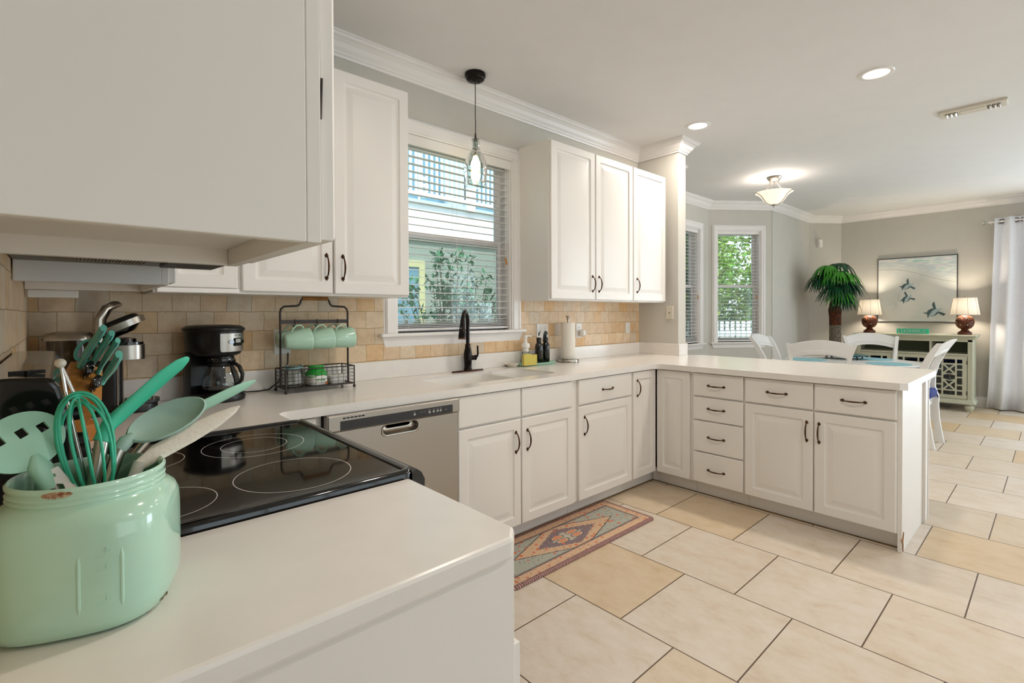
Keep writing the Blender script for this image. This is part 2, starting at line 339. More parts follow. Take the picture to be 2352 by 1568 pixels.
def copy_tree(src, label, loc, rz=0, group=None):
    kids = list(src.children)
    r = src.copy(); COL.objects.link(r); r.location = loc; r.rotation_euler = (0, 0, rz); r['label'] = label
    WM[r.name] = Matrix.Translation(Vector(loc)) @ Matrix.Rotation(rz, 4, 'Z')
    def rec(o, par):
        for ch in o:
            c = ch.copy(); COL.objects.link(c); c.parent = par; WM[c.name] = WM[par.name]; rec(list(ch.children), c)
    rec(kids, r)
    if group: r['group'] = group
    return r
T = Matrix.Translation
def RZ(a): return Matrix.Rotation(a, 4, 'Z')
def RX(a): return Matrix.Rotation(a, 4, 'X')
def RY(a): return Matrix.Rotation(a, 4, 'Y')
def rrect(x0, z0, x1, z1, r, n=4):
    o = []
    for cx, cz, a0 in ((x1-r, z1-r, 0), (x0+r, z1-r, 90), (x0+r, z0+r, 180), (x1-r, z0+r, 270)):
        for i in range(n+1):
            a = math.radians(a0+90*i/n); o.append((cx+r*math.cos(a), cz+r*math.sin(a)))
    return o
def fillet(p, i, r, n=6):
    """rounded replacement for corner i of polygon p"""
    a, b, c = Vector(p[i-1]), Vector(p[i]), Vector(p[(i+1) % len(p)])
    u = (a-b).normalized(); w = (c-b).normalized(); h = math.acos(max(-1, min(1, u.dot(w))))/2; d = r/math.tan(h)
    ctr = b+(u+w).normalized()*(r/math.sin(h)); s0 = b+u*d-ctr; s1 = b+w*d-ctr
    return [tuple(ctr+(s0*(1-t/n)+s1*(t/n)).normalized()*r) for t in range(n+1)]
def text(s, size, m, parent, mtx, name='lettering', ext=.0004, W=False):
    c = bpy.data.curves.new('t', 'FONT'); c.body = s; c.size = size; c.extrude = ext; c.align_x = 'CENTER'; c.align_y = 'CENTER'; c.resolution_u = 3
    o = bpy.data.objects.new('t', c); COL.objects.link(o); bpy.context.view_layer.update()
    me = bpy.data.meshes.new_from_object(o.evaluated_get(bpy.context.evaluated_depsgraph_get())); bpy.data.objects.remove(o); bpy.data.curves.remove(c)
    g = G(); g.v = [tuple(mtx @ v.co) for v in me.vertices]; g.f = [tuple(p.vertices) for p in me.polygons]; bpy.data.meshes.remove(me)
    return g.build(name, m, parent, W=W)
# ------------------------------------------------------------------ room shell
CEIL = 2.8
def wall(name, p0, p1, holes=(), t=.14, z1=CEIL, m='wall'):
    p0 = Vector(p0); p1 = Vector(p1); d = (p1-p0); L = d.length; d.normalize(); n = Vector((-d.y, d.x))
    mx = Matrix(((d.x, 0, n.x, p0.x), (d.y, 0, n.y, p0.y), (0, 1, 0, 0), (0, 0, 0, 1)))
    g = G().prism([(0, 0), (L, 0), (L, z1), (0, z1)], 0, t, [[(a, c), (b, c), (b, e), (a, e)] for a, b, c, e in holes], mx)
    g.f = [tuple(reversed(f)) for f in g.f]
    return struct(g.build(name, m))
wall('wall_back', (-.1, 2.66), (4.0146, 2.66), [(1.58, 2.505, 1.175, 2.385)])
wall('wall_left', (-.1, .55), (-.1, 2.8))
wall('wall_alcove', (-1.1, .55), (-.1, .55), t=.06)
wall('wall_west', (-1.1, -3.4), (-1.1, .55))
struct(G().box(4.0146, 2.246, 0, 4.143, 2.8, CEIL).build('wall_pillar', 'wall', bevel=.004))
wall('wall_dining', (4.143, 2.66), (4.75, 2.66))
wall('wall_bay_left', (4.75, 2.66), (5.35, 3.22))
wall('wall_bay_back', (5.35, 3.22), (6.548, 3.22), [(.12, .945, .885, 2.395)])
wall('wall_bay_right', (6.548, 3.22), (7.275, 2.667), [(.126, .744, .885, 2.412)])
wall('wall_side', (7.275, 2.66), (8.743, 2.65))
wall('wall_corner', (8.743, 2.65), (9.17, 2.322))
wall('wall_right', (9.17, 2.322), (9.2, -3.4), [(2.95, 5.2, .0, 2.3)])
wall('wall_south', (9.2, -3.4), (-1.1, -3.4), [(.5, 2.9, .1, 2.3), (4.9, 8.7, .1, 2.3)])  # openings added so more outside light reaches the room
BAYP = [(-1.15, -3.5), (9.3, -3.5), (9.3, 2.75), (7.3, 2.78), (6.6, 3.34), (5.3, 3.34), (4.7, 2.78), (-1.15, 2.78)]
struct(G().prism(BAYP, CEIL, CEIL+.12).build('ceiling', 'ceil'))
struct(G().prism(BAYP, -.12, 0).build('floor', 'floor'))

def sweep(name, pts, prof, m, label=None):
    P = [Vector(p) for p in pts]; N = len(P); g = G(); L = []
    for i in range(N):
        d0 = (P[i]-P[i-1]).normalized() if i else None; d1 = (P[i+1]-P[i]).normalized() if i < N-1 else None
        d0 = d0 or d1; d1 = d1 or d0
        n0 = Vector((d0.y, -d0.x)); n1 = Vector((d1.y, -d1.x)); b = (n0+n1).normalized(); k = 1/max(.3, b.dot(n0))
        L.append([(P[i].x+b.x*k*d, P[i].y+b.y*k*d, z) for d, z in prof])
    g.loops(L); o = struct(g.build(name, m)); return o
CROWN = [(0, 2.695), (.010, 2.695), (.014, 2.708), (.022, 2.712), (.026, 2.72), (.040, 2.735), (.052, 2.757), (.070, 2.772), (.082, 2.777), (.085, 2.789), (.095, 2.792), (.095, 2.8), (0, 2.8)]
sweep('trim_1', [(-.1, .56), (-.1, 2.66), (4.0146, 2.66), (4.0146, 2.246), (4.143, 2.246), (4.143, 2.66), (4.75, 2.66), (5.35, 3.22), (6.548, 3.22), (7.275, 2.665), (8.743, 2.65), (9.17, 2.322), (9.2, -3.35)], CROWN, 'trim')
BASE = [(0, 0), (.016, 0), (.016, .105), (.011, .118), (.009, .135), (0, .14)]
sweep('baseboard_back', [(4.143, 2.26), (4.143, 2.66), (4.75, 2.66), (5.35, 3.22), (6.548, 3.22), (7.275, 2.665), (8.743, 2.65), (9.17, 2.322), (9.185, -.6)], BASE, 'trim')

def glazing(name, x0, y0, x1, y1, z0, z1, n):
    r = bpy.data.objects.new(name, None); COL.objects.link(r); WM[r.name] = Matrix(); struct(r); d = Vector((x1-x0, y1-y0)); L = d.length; d.normalize()
    mx = Matrix(((d.x, -d.y, 0, x0), (d.y, d.x, 0, y0), (0, 0, 1, 0), (0, 0, 0, 1))); g = G()
    for k in range(n+1): g.box(L*k/n-.03, .03, z0, L*k/n+.03, .09, z1, mx)
    g.box(0, .03, z0, L, .09, z0+.06, mx); g.box(0, .03, z1-.06, L, .09, z1, mx); g.build('frame', 'trim', r); G().box(.03, .055, z0+.06, L-.03, .06, z1-.06, mx).build('pane', 'pane', r)
glazing('added_door_1', 9.185, -.63, 9.197, -2.88, 0, 2.3, 2)  # door added out of view to let daylight in
glazing('window_4', 8.7, -3.4, 6.3, -3.4, .1, 2.3, 3); glazing('window_5', 4.3, -3.4, .5, -3.4, .1, 2.3, 4)  # windows added out of view to frame the fill openings
# tiled backsplash (two pieces, wall tile only)
g = G().box(-.093, 2.65, 1.016, 1.39, 2.66, 1.392); g.box(2.49, 2.65, 1.016, 4.0146, 2.66, 1.392); g.box(1.39, 2.65, 1.016, 2.49, 2.66, 1.125)
struct(g.build('trim_2', 'tile'))
struct(G().box(-.1, .62, .915, -.093, 2.65, 1.47).build('trim_3', 'tile'))

def window(i, loc, rz, w, z0, z1, cas, zm, apron=.06, ears=.03):
    """local x along wall, y outward, room side is -y"""
    r = bpy.data.objects.new('window_%d' % i, None); COL.objects.link(r); r.location = loc; r.rotation_euler = (0, 0, rz)
    WM[r.name] = Matrix.Translation(Vector(loc)) @ Matrix.Rotation(rz, 4, 'Z'); struct(r)
    g = G(); c = cas
    for (a, b, t0) in ((0, c, .012), (.012, c-.012, .020), (.018, .03, .026)):
        # left, right, top casing built with stepped moulding
        lo, hi = min(a, b), max(a, b)
        g.box(-c+lo, -t0, z0, -c+hi, 0, z1+c-hi); g.box(w+c-hi, -t0, z0, w+c-lo, 0, z1+c-hi); g.box(-c+lo, -t0, z1+c-hi, w+c-lo, 0, z1+c-lo)
    g.build('casing', 'trim', r, bevel=.003)
    g = G().box(-c-ears, -.045, z0-.022, w+c+ears, .10, z0); g.build('sill', 'trim', r, bevel=.008, seg=3)
    a = .05
    g = G().loops([[(-c-ears*.3, -.018, z0-.022), (w+c+ears*.3, -.018, z0-.022), (w+c+ears*.3, 0, z0-.022), (-c-ears*.3, 0, z0-.022)], [(-c-ears*.3+.02, -.01, z0-.022-apron), (w+c+ears*.3-.02, -.01, z0-.022-apron), (w+c+ears*.3-.02, 0, z0-.022-apron), (-c-ears*.3+.02, 0, z0-.022-apron)]][::-1]); g.build('apron', 'trim', r, bevel=.003)
    g = G().box(-.004, 0, z0, .012, .14, z1); g.box(w-.012, 0, z0, w+.004, .14, z1); g.box(0, 0, z1-.012, w, .14, z1+.004); g.box(.012, .085, z0, w-.012, .14, z0+.02); g.build('jamb', 'trim', r)
    s = .038
    for nm, y, a, b in (('upper_sash', .112, zm-.02, z1-.012), ('lower_sash', .088, z0+.012, zm+.02)):
        g = G().box(.012, y, a, .012+s, y+.024, b); g.box(w-.012-s, y, a, w-.012, y+.024, b); g.box(.012+s, y, b-s, w-.012-s, y+.024, b); g.box(.012+s, y, a, w-.012-s, y+.024, a+s)
        o = g.build(nm, 'trim', r, bevel=.002)
        if nm == 'lower_sash': G().box(.014, .139, a, w-.014, .1395, b).build('insect_screen', 'screen', r)
        G().box(.012+s, y+.011, a+s, w-.012-s, y+.013, b-s).build('pane', 'pane', o)
    return r
def blind(label, loc, rz, w, ztop, zbot, valance, n, cords=3, tilt=.10, d=.05, yc=.045, open_stack=5, wand=True):
    t = thing('window_blind', label, 'blind', (loc[0], loc[1], zbot), rz, 'horizontal slat blinds on the windows')
    H = ztop-zbot
    G().box(.004, .012, H-.045, w-.004, .078, H).build('headrail', 'trim', t)
    if valance: G().box(-.004, -.004, H-.064, w+.004, .006, H-.001).build('valance', 'trim', t, bevel=.002)
    g = G(); zs = []
    stk = .011*open_stack; z0 = .03+stk; z1 = H-.07
    for i in range(n): zs.append(z0+.02+(z1-z0-.02)*i/(n-1))
    for i in range(open_stack): zs.append(.03+.011*i)
    for z in zs:
        c = tilt if z > z0 else 0; dy = d/2*math.cos(c); dz = d/2*math.sin(c)
        g.loops([[(x, yc-dy, z-dz), (x, yc, z+.0022), (x, yc+dy, z+dz), (x, yc+dy, z+dz-.0022), (x, yc, z), (x, yc-dy, z-dz-.0022)] for x in (.006, w-.006)])
    g.build('slats', 'trim', t)
    G().box(.004, yc-.026, .004, w-.004, yc+.026, .02).build('bottom_rail', 'trim', t, bevel=.003)
    for k in range(cords):
        x = w*(.1+.8*k/(cords-1)); g = G()
        for y in (yc-.027, yc+.027): g.tube([(x, y, .02), (x, y, H-.04)], .0009, 5)
        g.build('ladder_cord', 'trim', t)
    if wand: 
        o = G().tube([(w-.06, -.012, H-.05), (w-.06, -.012, H*.42)], .0011, 6).build('pull_cord', 'trim', t)
        g = G()
        for q in (0, .022): g.lathe([(.002, 0), (.006, .006), (.007, .02), (.002, .03)], 10, T((w-.06+q*.4, -.012, H*.42-.03-q)))
        g.build('tassel', 'bamboo', o)
    return t
window(1, (1.48, 2.66, 0), 0, .925, 1.175, 2.385, .09, 1.79)
blind('white slat blind in the wide window over the kitchen sink', (1.48, 2.66), 0, .925, 2.385, 1.18, True, 23, 3)
window(2, (5.47, 3.22, 0), 0, .825, .885, 2.395, .09, 1.64)
blind('white slat blind in the bay window beside the painted pillar, the one mostly cut off', (5.47, 3.22), 0, .825, 2.395, .89, False, 30, 3)
ang = math.atan2(2.667-3.22, 7.275-6.548); dv = Vector((math.cos(ang), math.sin(ang)))
window(3, (6.548+dv.x*.126, 3.22+dv.y*.126, 0), ang, .618, .885, 2.412, .072, 1.655)
blind('white slat blind in the narrow bay window with leafy trees behind it', (6.548+dv.x*.126, 3.22+dv.y*.126), ang, .618, 2.412, .89, False, 30, 3)

# ------------------------------------------------------------------ worktops
fl = []
out = [(-.093, 1.768), (.602, 1.768), (.602, 2.009), (3.264, 2.009), (3.264, .56), (3.290, .528), (4.172, .528), (4.213, .572), (4.213, 2.17), (4.143, 2.17), (4.143, 2.246), (4.0146, 2.246), (4.0146, 2.65), (-.093, 2.65)]
P2 = []
for i, p in enumerate(out):
    if i == 2: P2 += fillet(out, i, .05)
    elif i == 3: P2 += fillet(out, i, .07)
    elif i == 8: P2 += fillet(out, i, .055)
    else: P2.append(p)
SX0, SX1, SY0, SY1 = 1.50, 2.33, 2.13, 2.50
sinkhole = rrect(SX0, SY0, SX1, SY1, .06, 5)
wt = G().prism(P2, .876, .914, [sinkhole]).build('worktop', 'counter', bevel=.006)
tag(wt, 'long white L-shaped worktop running under the sink window and out over the peninsula', 'worktop')
g = G().box(-.093, 2.63, .914, 3.9946, 2.65, 1.016); g.box(3.9946, 2.226, .914, 4.0146, 2.65, 1.016); g.box(4.0146, 2.226, .914, 4.143, 2.246, 1.016)
g.build('backsplash_lip', 'counter', wt, bevel=.003)
nearp = [(-.093, .615), (.560, .615), (.589, .645), (.589, 1.001), (-.093, 1.001)]
tag(G().prism(nearp, .876, .914).build('worktop', 'counter', bevel=.007), 'short white worktop with a clipped corner in the foreground, under the mint jar', 'worktop')

# integrated double sink
t = thing('kitchen_sink', 'white double bowl sink sunk into the worktop below the window', 'sink', (SX0, SY0, .7))
def basin(x0, x1, y0, y1):
    L = []
    for off, z in ((0, .903), (.004, .80), (.012, .745), (.03, .722), (.10, .716)):
        r = max(.01, .055-off*.3); L.append([(x, y, z) for x, y in rrect(x0+off, y0+off, x1-off, y1-off, r, 5)])
    return L
xm = (SX0+SX1)/2+.12
for a, b in ((SX0+.004, xm-.015), (xm+.015, SX1-.004)):
    L = basin(a, b, SY0+.004, SY1-.004); g = G(); g.loops([list(reversed(l)) for l in L], False, True); g.build('bowl', 'white', t, W=True, smooth=60)
    g = G().lathe([(.04, .7165), (.038, .719), (.03, .7175), (0.002, .7168)], 20, T(((a+b)/2, (SY0+SY1)/2, 0))); g.build('drain', 'steel2', t, W=True, smooth=40)
G().box(xm-.016, SY0+.002, .75, xm+.016, SY1-.002, .902).build('divider', 'white', t, W=True, bevel=.006)

# ------------------------------------------------------------------ cabinet fronts
def front(g, x0, z0, x1, z1, panel=True, t=.019, m=None):
    L = []; spec = [(0, t, .002), (0, .004, .002), (.004, 0, .004)]
    if panel: spec += [(.052, 0, .010), (.056, .0065, .009), (.064, .0085, .007), (.070, .0075, .005), (.094, .0008, .003), (.098, 0, .003)]
    for off, dep, r in spec:
        L.append([(x, dep, z) for x, z in rrect(x0+off, z0+off, x1-off, z1-off, r, 3)])
    g.loops(L, True, True, m); return g
def pull(vert=True, L=.053):
    """arched cabinet pull, local centre at origin on the door face, sticks out to -y"""
    g = G(); P = []; R = []
    for i in range(17):
        u = -1+i/8; P.append((0, -.004-.024*math.cos(u*PI/2)**.6 if abs(u) < 1 else -.004, u*L)); R.append(.0026+.0022*(1-abs(u))**.7+(.0022 if abs(u) > .93 else 0))
    g.tube(P, R, 8)
    for s in (-1, 1):
        g.lathe([(.009, 0), (.0088, .002), (.006, .004), (.0035, .007)], 12, T((0, 0, s*L)) @ RX(PI/2)); g.sphere((0, -.002, s*(L+.008)), .0045, 8)
    if not vert: g.v = [(z, y, x) for x, y, z in g.v]
    return g
def put(g, x, y, z): g.v = [(a+x, b+y, c+z) for a, b, c in g.v]; return g
def cabinet(name, label, loc, rz, w, depth, z0, z1, doors=(), drawers=(), toe=True, group=None, recess=False, yb=.02, te=(0, 0)):
    """doors/drawers: (x0, x1, z0, z1, handle) handle=(x, z) or None. Face plane (front of doors) is local y=0"""
    t = thing(name, label, 'cabinet', (loc[0], loc[1], z0 if not toe else 0), rz, group); Z = z0 if not toe else 0
    g = G()
    if recess:
        s = .018; g.box(0, yb, z0-Z, w, yb+s, z1-Z); g.box(0, yb+s, z0-Z, s, depth, z1-Z); g.box(w-s, yb+s, z0-Z, w, depth, z1-Z); g.box(s, yb+s, z0-Z+.028, w-s, depth, z1-Z)
    else: g.box(0, yb, z0-Z, w, depth, z1-Z)
    g.build('body', 'cab', t, bevel=.0015)
    if toe: G().box(.001-te[0], .09, 0, w-.001+te[1], .108, z0).build('toe_kick', 'cab', t)
    for kind, lst in (('door', doors), ('drawer', drawers)):
        for a, b, c, d, h in lst:
            o = front(G(), a, c-Z, b, d-Z, kind == 'door').build(kind, 'cab', t, smooth=25)
            if h: put(pull(kind == 'door'), h[0], 0, h[1]-Z).build('handle', 'bronze', o, smooth=50)
    return t
GB = 'white cabinets under the window worktop'; YF = 2.022; DB, DT = .105, .700; RB, RT = .712, .868
# window run, x grows to the right
cabinet('base_cabinet', 'white corner base cabinet between the range and the dishwasher', (.622, YF, 0), 0, .166, .62, .10, .876, [(.012, .14, .105, .70, None)], [(.012, .14, RB, RT, None)], group=GB)
cabinet('base_cabinet', 'white double-door sink cabinet right of the dishwasher with two blank drawer fronts', (1.462, YF, 0), 0, .93, .62, .10, .70,
        [(.008, .440, DB, DT, (.40, .575)), (.448, .888, DB, DT, (.489, .575))], (), group=GB)
t = [o for o in COL.objects if o.name.startswith('base_cabinet') and 'sink' in o['label']][0]
g = G().box(0, .02, .70, .93, .04, .876); g.box(0, .04, .70, .018, .62, .876); g.box(.912, .04, .70, .93, .62, .876); g.build('apron_panel', 'cab', t)
for a, b in ((.008, .440), (.448, .880)): front(G(), a, RB, b, RT, False).build('false_drawer', 'cab', t, smooth=25)
cabinet('base_cabinet', 'white cabinet with one drawer over one door, between the sink cabinet and the corner', (2.392, YF, 0), 0, .598, .62, .10, .876,
        [(.010, .585, DB, DT, (.064, .575))], [(.010, .585, RB, RT, (.307, .786))], group=GB)
cabinet('base_cabinet', 'narrow white folding-door corner cabinet with a handle near its top', (2.990, YF, 0), 0, .299, .62, .10, .876,
        [(.010, .295, DB, .868, (.055, .752))], (), group=GB, te=(0, .092))
XP = 3.289; GP = 'white cabinets of the peninsula'
def pen(label, y0, y1, doors, drawers, te=(0, 0)): return cabinet('base_cabinet', label, (XP, y1, 0), -PI/2, y1-y0, .60, .10, .876, [(y1-b, y1-a, c, d, (y1-h[0], h[1]) if h else None) for a, b, c, d, h in doors], [(y1-b, y1-a, c, d, (y1-h[0], h[1]) if h else None) for a, b, c, d, h in drawers], group=GP, te=te)
pen('white blank panel-door corner cabinet left of the four-drawer stack', 1.742, 2.018, [(1.757, 2.017, DB, .868, None)], [], te=(.092, 0))
pen('white cabinet with a stack of four drawers on the peninsula', 1.378, 1.742, [], [(1.383, 1.728, RB, RT, (1.562, .787)), (1.383, 1.728, .545, .701, (1.562, .628)), (1.383, 1.728, .325, .536, (1.562, .43)), (1.383, 1.728, .108, .316, (1.562, .205))])
pen('wide white double-door cabinet at the open end of the peninsula', .575, 1.378, [(.975, 1.370, DB, DT, (1.007, .58)), (.575+.003, .967, DB, DT, (.942, .58))], [(.975, 1.370, RB, RT, (1.176, .788)), (.578, .967, RB, RT, (.771, .789))])
t = thing('end_panel', 'white finished end panel and corner post closing the peninsula', 'panel', (XP, .555, 0))
g = G().box(XP+.022, .555, .0, 3.89, .575, .876); g.build('panel', 'cab', t, W=True, bevel=.002)
g = G().box(3.89, .545, 0, 4.03, .70, .876); g.box(3.90, .541, 0, 3.915, .545, .876); g.box(4.005, .541, 0, 4.02, .545, .876); g.build('post', 'cab', t, W=True, bevel=.003)
G().box(3.89, .70, 0, 4.03, 2.246, .876).build('back_panel', 'cab', t, W=True)
G().prism([(0, 0), (.004, .020), (.003, .05), (.010, .10), (-.002, .075), (-.016, .064), (-.004, .042), (-.003, .02)], 0, .004, m=Matrix(((1.8, 0, 0, XP+.036), (0, 0, -1, .555), (0, 1, 0, .006), (0, 0, 0, 1)))).build('torn_veneer', 'wood', t, W=True)
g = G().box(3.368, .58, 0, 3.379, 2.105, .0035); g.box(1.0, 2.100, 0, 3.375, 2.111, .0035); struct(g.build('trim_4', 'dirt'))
# near base cabinet, faces +x
t = cabinet('base_cabinet', 'white base cabinet in the foreground under the short worktop', (.595, .63, 0), PI/2, .372, .68, .10, .876, [(.004, .365, DB, .714, None)], (), group='white cabinets on the range wall')
# wall cabinets on the range wall
XU = .262
t = cabinet('wall_cabinet', 'large white wall cabinet filling the upper left foreground', (XU, .615, 0), PI/2, .403, .352, 1.379, 2.49, [(.008, .378, 1.384, 2.48, (.345, 1.52))], toe=False, recess=True, group='white wall cabinets on the range wall', yb=.022)
G().box(.2415, .623, 1.545, .2440, .640, 1.575).build('hinge', 'iron', t, W=True)
G().tube([(.2425, .622, 1.535), (.2435, .620, 1.585)], .0016, 8).build('hinge', 'iron', t, W=True)
cabinet('wall_cabinet', 'short white wall cabinet above the range hood', (XU, 1.019, 0), PI/2, .742, .352, 1.60, 2.49, [(.005, .377, 1.61, 2.48, (.34, 1.7)), (.385, .757, 1.61, 2.48, (.42, 1.7))], toe=False, group='white wall cabinets on the range wall')
cabinet('wall_cabinet', 'white wall cabinet in the corner beyond the range hood', (.255, 1.762, 0), PI/2, .555, .345, 1.378, 2.48, [(.008, .36, 1.385, 2.47, None)], toe=False, recess=True, group='white wall cabinets on the range wall')
# wall cabinets on the window wall
t = cabinet('wall_cabinet', 'white corner wall cabinet with a pale ledge strip under its door', (.262, 2.337, 0), 0, .30, .315, 1.378, 2.48, [(.03, .292, 1.400, 2.47, None)], toe=False, group='white wall cabinets left of the window')
G().box(.01, -.008, 0, .296, .02, .020).build('light_rail', 'trim', t, bevel=.004)
t = cabinet('wall_cabinet', 'tall white two-door wall cabinet directly left of the sink window', (.562, 2.337, 0), 0, .821, .315, 1.378, 2.48,
        [(.010, .402, 1.390, 2.47, (.372, 1.515)), (.412, .818, 1.388, 2.47, (.452, 1.515))], toe=False, group='white wall cabinets left of the window')
GR = 'white wall cabinets right of the window'
cabinet('wall_cabinet', 'white two-door wall cabinet directly right of the sink window', (2.476, 2.333, 0), 0, .983, .317, 1.380, 2.487,
        [(.008, .488, 1.39, 2.48, (.455, 1.508)), (.497, .978, 1.39, 2.48, (.532, 1.508))], toe=False, group=GR)
cabinet('wall_cabinet', 'narrow white single-door wall cabinet next to the painted pillar', (3.459, 2.333, 0), 0, .496, .317, 1.380, 2.487,
        [(.004, .494, 1.39, 2.48, (.052, 1.515))], toe=False, group=GR)
# small white trim piece under the corner cabinet
tag(G().box(-.085, 2.345, 1.352, .045, 2.375, 1.378).build('trim_piece', 'white', bevel=.002), 'small white trim piece tucked under the corner wall cabinet', 'light')

# ------------------------------------------------------------------ range hood
t = thing('range_hood', 'off-white range hood under the wall cabinet with metal grille filters', 'hood', (-.09, 1.003, 1.425))
g = G().box(-.09, 1.02, 1.45, .27, 1.76, 1.595); g.prism([(.27, 1.02), (.33, 1.08), (.352, 1.38), (.34, 1.70), (.27, 1.76)], 1.45, 1.51); g.build('canopy', 'cab', t, W=True, bevel=.003)
G().prism([(-.09, 1.022), (.25, 1.022), (.325, 1.08), (.345, 1.38), (.335, 1.70), (.25, 1.758), (-.09, 1.758)], 1.431, 1.45).build('lower_rim', 'pan', t, W=True)
for a, b in ((1.07, 1.36), (1.40, 1.70)):
    g = G().box(-.03, a, 1.4305, .17, b, 1.4315)
    for i in range(28):
        x = -.026+i*.007; g.box(x, a+.012, 1.427, x+.003, b-.012, 1.4306)
    g.build('filter', 'filter', t, W=True)
G().box(.20, 1.45, 1.420, .325, 1.66, 1.432).build('light_cover', 'darkgrey', t, W=True, bevel=.002)
G().box(.20, 1.12, 1.424, .30, 1.30, 1.432).build('light_cover', 'darkgrey', t, W=True, bevel=.002)

# ------------------------------------------------------------------ range
t = thing('range', 'black glass-top range between the two left worktops', 'range', (-.06, 1.01, 0))
G().box(-.085, 1.016, .02, .585, 1.76, .905).build('body', 'darkgrey', t, W=True)
g = G(); rings = [(.395-.0+.06, 1.186-1.01, .124), (.40+.06, 1.525-1.01, .128), (.40+.06, 1.525-1.01, .083), (.135+.06, 1.17-1.01, .098), (.135+.06, 1.535-1.01, .098)]
G().box(-.002, 1.025, .905, .588, 1.75, .923).build('cooktop', ring_mat(rings), t, W=True)
# rounded raised rim around the glass
def rimloop(x0, y0, x1, y1, r, z): return [(x, y, z) for x, y in rrect(x0, y0, x1, y1, r, 5)]
g = G(); L = [rimloop(-.03, 1.008, .612, 1.766, .03, .905), rimloop(-.03, 1.008, .612, 1.766, .03, .922), rimloop(-.024, 1.013, .607, 1.761, .028, .929), rimloop(-.014, 1.021, .599, 1.753, .024, .930), rimloop(-.006, 1.028, .591, 1.746, .018, .9235), rimloop(-.004, 1.030, .589, 1.744, .017, .915)]
g.loops(L, True, False); g.build('rim', 'blackgloss', t, W=True, smooth=60)
g = G().loops([[(x, y, z) for x, z in ((.60, .86), (.632, .86), (.634, .90), (.625, .918), (.612, .928), (.60, .92))] for y in (1.008, 1.766)]); g.build('front_lip', 'blackgloss', t, W=True, smooth=40)
g = G().box(.585, 1.02, .22, .625, 1.754, .85); o = g.build('oven_door', 'blackgloss', t, W=True, bevel=.004)
g = G().tube([(.628, 1.10, .79), (.665, 1.10, .80), (.665, 1.67, .80), (.628, 1.67, .79)], .011, 12); g.build('handle', 'blackplastic', o, W=True, smooth=50)
G().box(.585, 1.02, .04, .622, 1.754, .20).build('storage_drawer', 'blackgloss', t, W=True, bevel=.004)
# backguard
prof = [(-.090, .905), (.012, .905), (.018, .95), (.006, 1.15), (-.003, 1.184), (-.012, 1.197), (-.055, 1.2), (-.090, 1.2)]
g = G().loops([[(x, y, z) for x, z in prof] for y in (1.006, 1.766)]); bgd = g.build('backguard', 'blackgloss', t, W=True, bevel=.007, seg=3)
for y in (1.11, 1.21, 1.55, 1.65):
    g = G().lathe([(.021, 0), (.021, .006), (.016, .008), (.015, .024), (.002, .026)], 20, T((.0095, y, 1.06)) @ RY(PI/2)); g.build('knob', 'blackplastic', bgd, W=True, smooth=40)
G().box(.006, 1.28, 1.02, .0135, 1.48, 1.10).build('clock_panel', 'darkgrey', bgd, W=True)
g = G().loops([[(x, 1.0035-dy, z) for x, z in rrect(-.084+dy, .93, -.012-dy, 1.13, .02, 4)] for dy in (0, .004)]); g.build('end_cap', 'blackplastic', bgd, W=True, bevel=.001)
g = G().prism([(-.022, 0), (-.008, .006), (0, .018), (.010, .006), (.020, .004), (.020, -.006), (.004, -.006), (0, -.016), (-.004, -.006), (-.022, -.006)], 1.199, 1.204, m=T((-.040, 1.09, 0))); g.build('dark_piece', 'blackplastic', bgd, W=True)  # small dark pointed piece on top of the backguard

# ------------------------------------------------------------------ dishwasher
t = thing('dishwasher', 'stainless steel dishwasher with a dark control strip under the worktop', 'dishwasher', (.785, 2.0, 0))
G().box(.79, 2.03, .02, 1.455, 2.6, .865).build('tub', 'darkgrey', t, W=True)
G().box(.79, 2.10, .005, 1.455, 2.12, .10).build('toe_kick', 'black', t, W=True)
hx0, hx1 = 1.04, 1.225
hol = [(x, z) for x, z in rrect(hx0, .752, hx1, .7985, .022, 4)]
mxz = Matrix(((1, 0, 0, 0), (0, 0, 1, 0), (0, 1, 0, 0), (0, 0, 0, 1)))
g = G().prism([(.797, .11), (1.448, .11), (1.448, .802), (.797, .802)], 1.998, 2.03, [hol], mxz); g.f = [tuple(reversed(f)) for f in g.f]
door = g.build('door', 'steel', t, W=True)
g = G().loops([[(x, y, z) for x, z in rrect(hx0-.006+o, .746+o, hx1+.006-o, .80-o*.2, .022, 4)] for o, y in ((0, 1.9985), (.003, 1.995), (.008, 1.996), (.014, 2.012), (.02, 2.024), (.03, 2.026))], False, True); g.f = [tuple(reversed(f)) for f in g.f]; g.build('handle_pocket', 'steel2', door, W=True, smooth=50)
cp = G().box(.792, 1.985, .806, 1.452, 2.03, .875).build('control_panel', 'steel', t, W=True, bevel=.006)
o = G().box(.845, 1.9835, .8095, 1.408, 1.9855, .8485).build('control_strip', 'darkgrey', cp, W=True, bevel=.0008)
g = G()
for i in range(6): g.box(.856+i*.0165, 1.9842, .8565, .869+i*.0165, 1.9855, .8615)
g.build('steam_vent', 'black', cp, W=True)
g = G()
for x in (1.195, 1.275, 1.298, 1.320, 1.337): g.lathe([(.0065, 0), (.0055, .0015), (.002, .002)], 12, T((x, 1.9835, .829)) @ RX(PI/2))
for x in (1.222, 1.235, 1.248): g.box(x, 1.983, .833, x+.005, 1.9836, .835)
for x in (1.19, 1.27, 1.295, 1.316, 1.334): g.box(x, 1.983, .8395, x+.010, 1.9836, .841)
for x in (1.36, 1.362): g.box(x, 1.983, .828+(x-1.36), x+.012, 1.9836, .8286+(x-1.36))
g.build('buttons', 'lcd', cp, W=True)
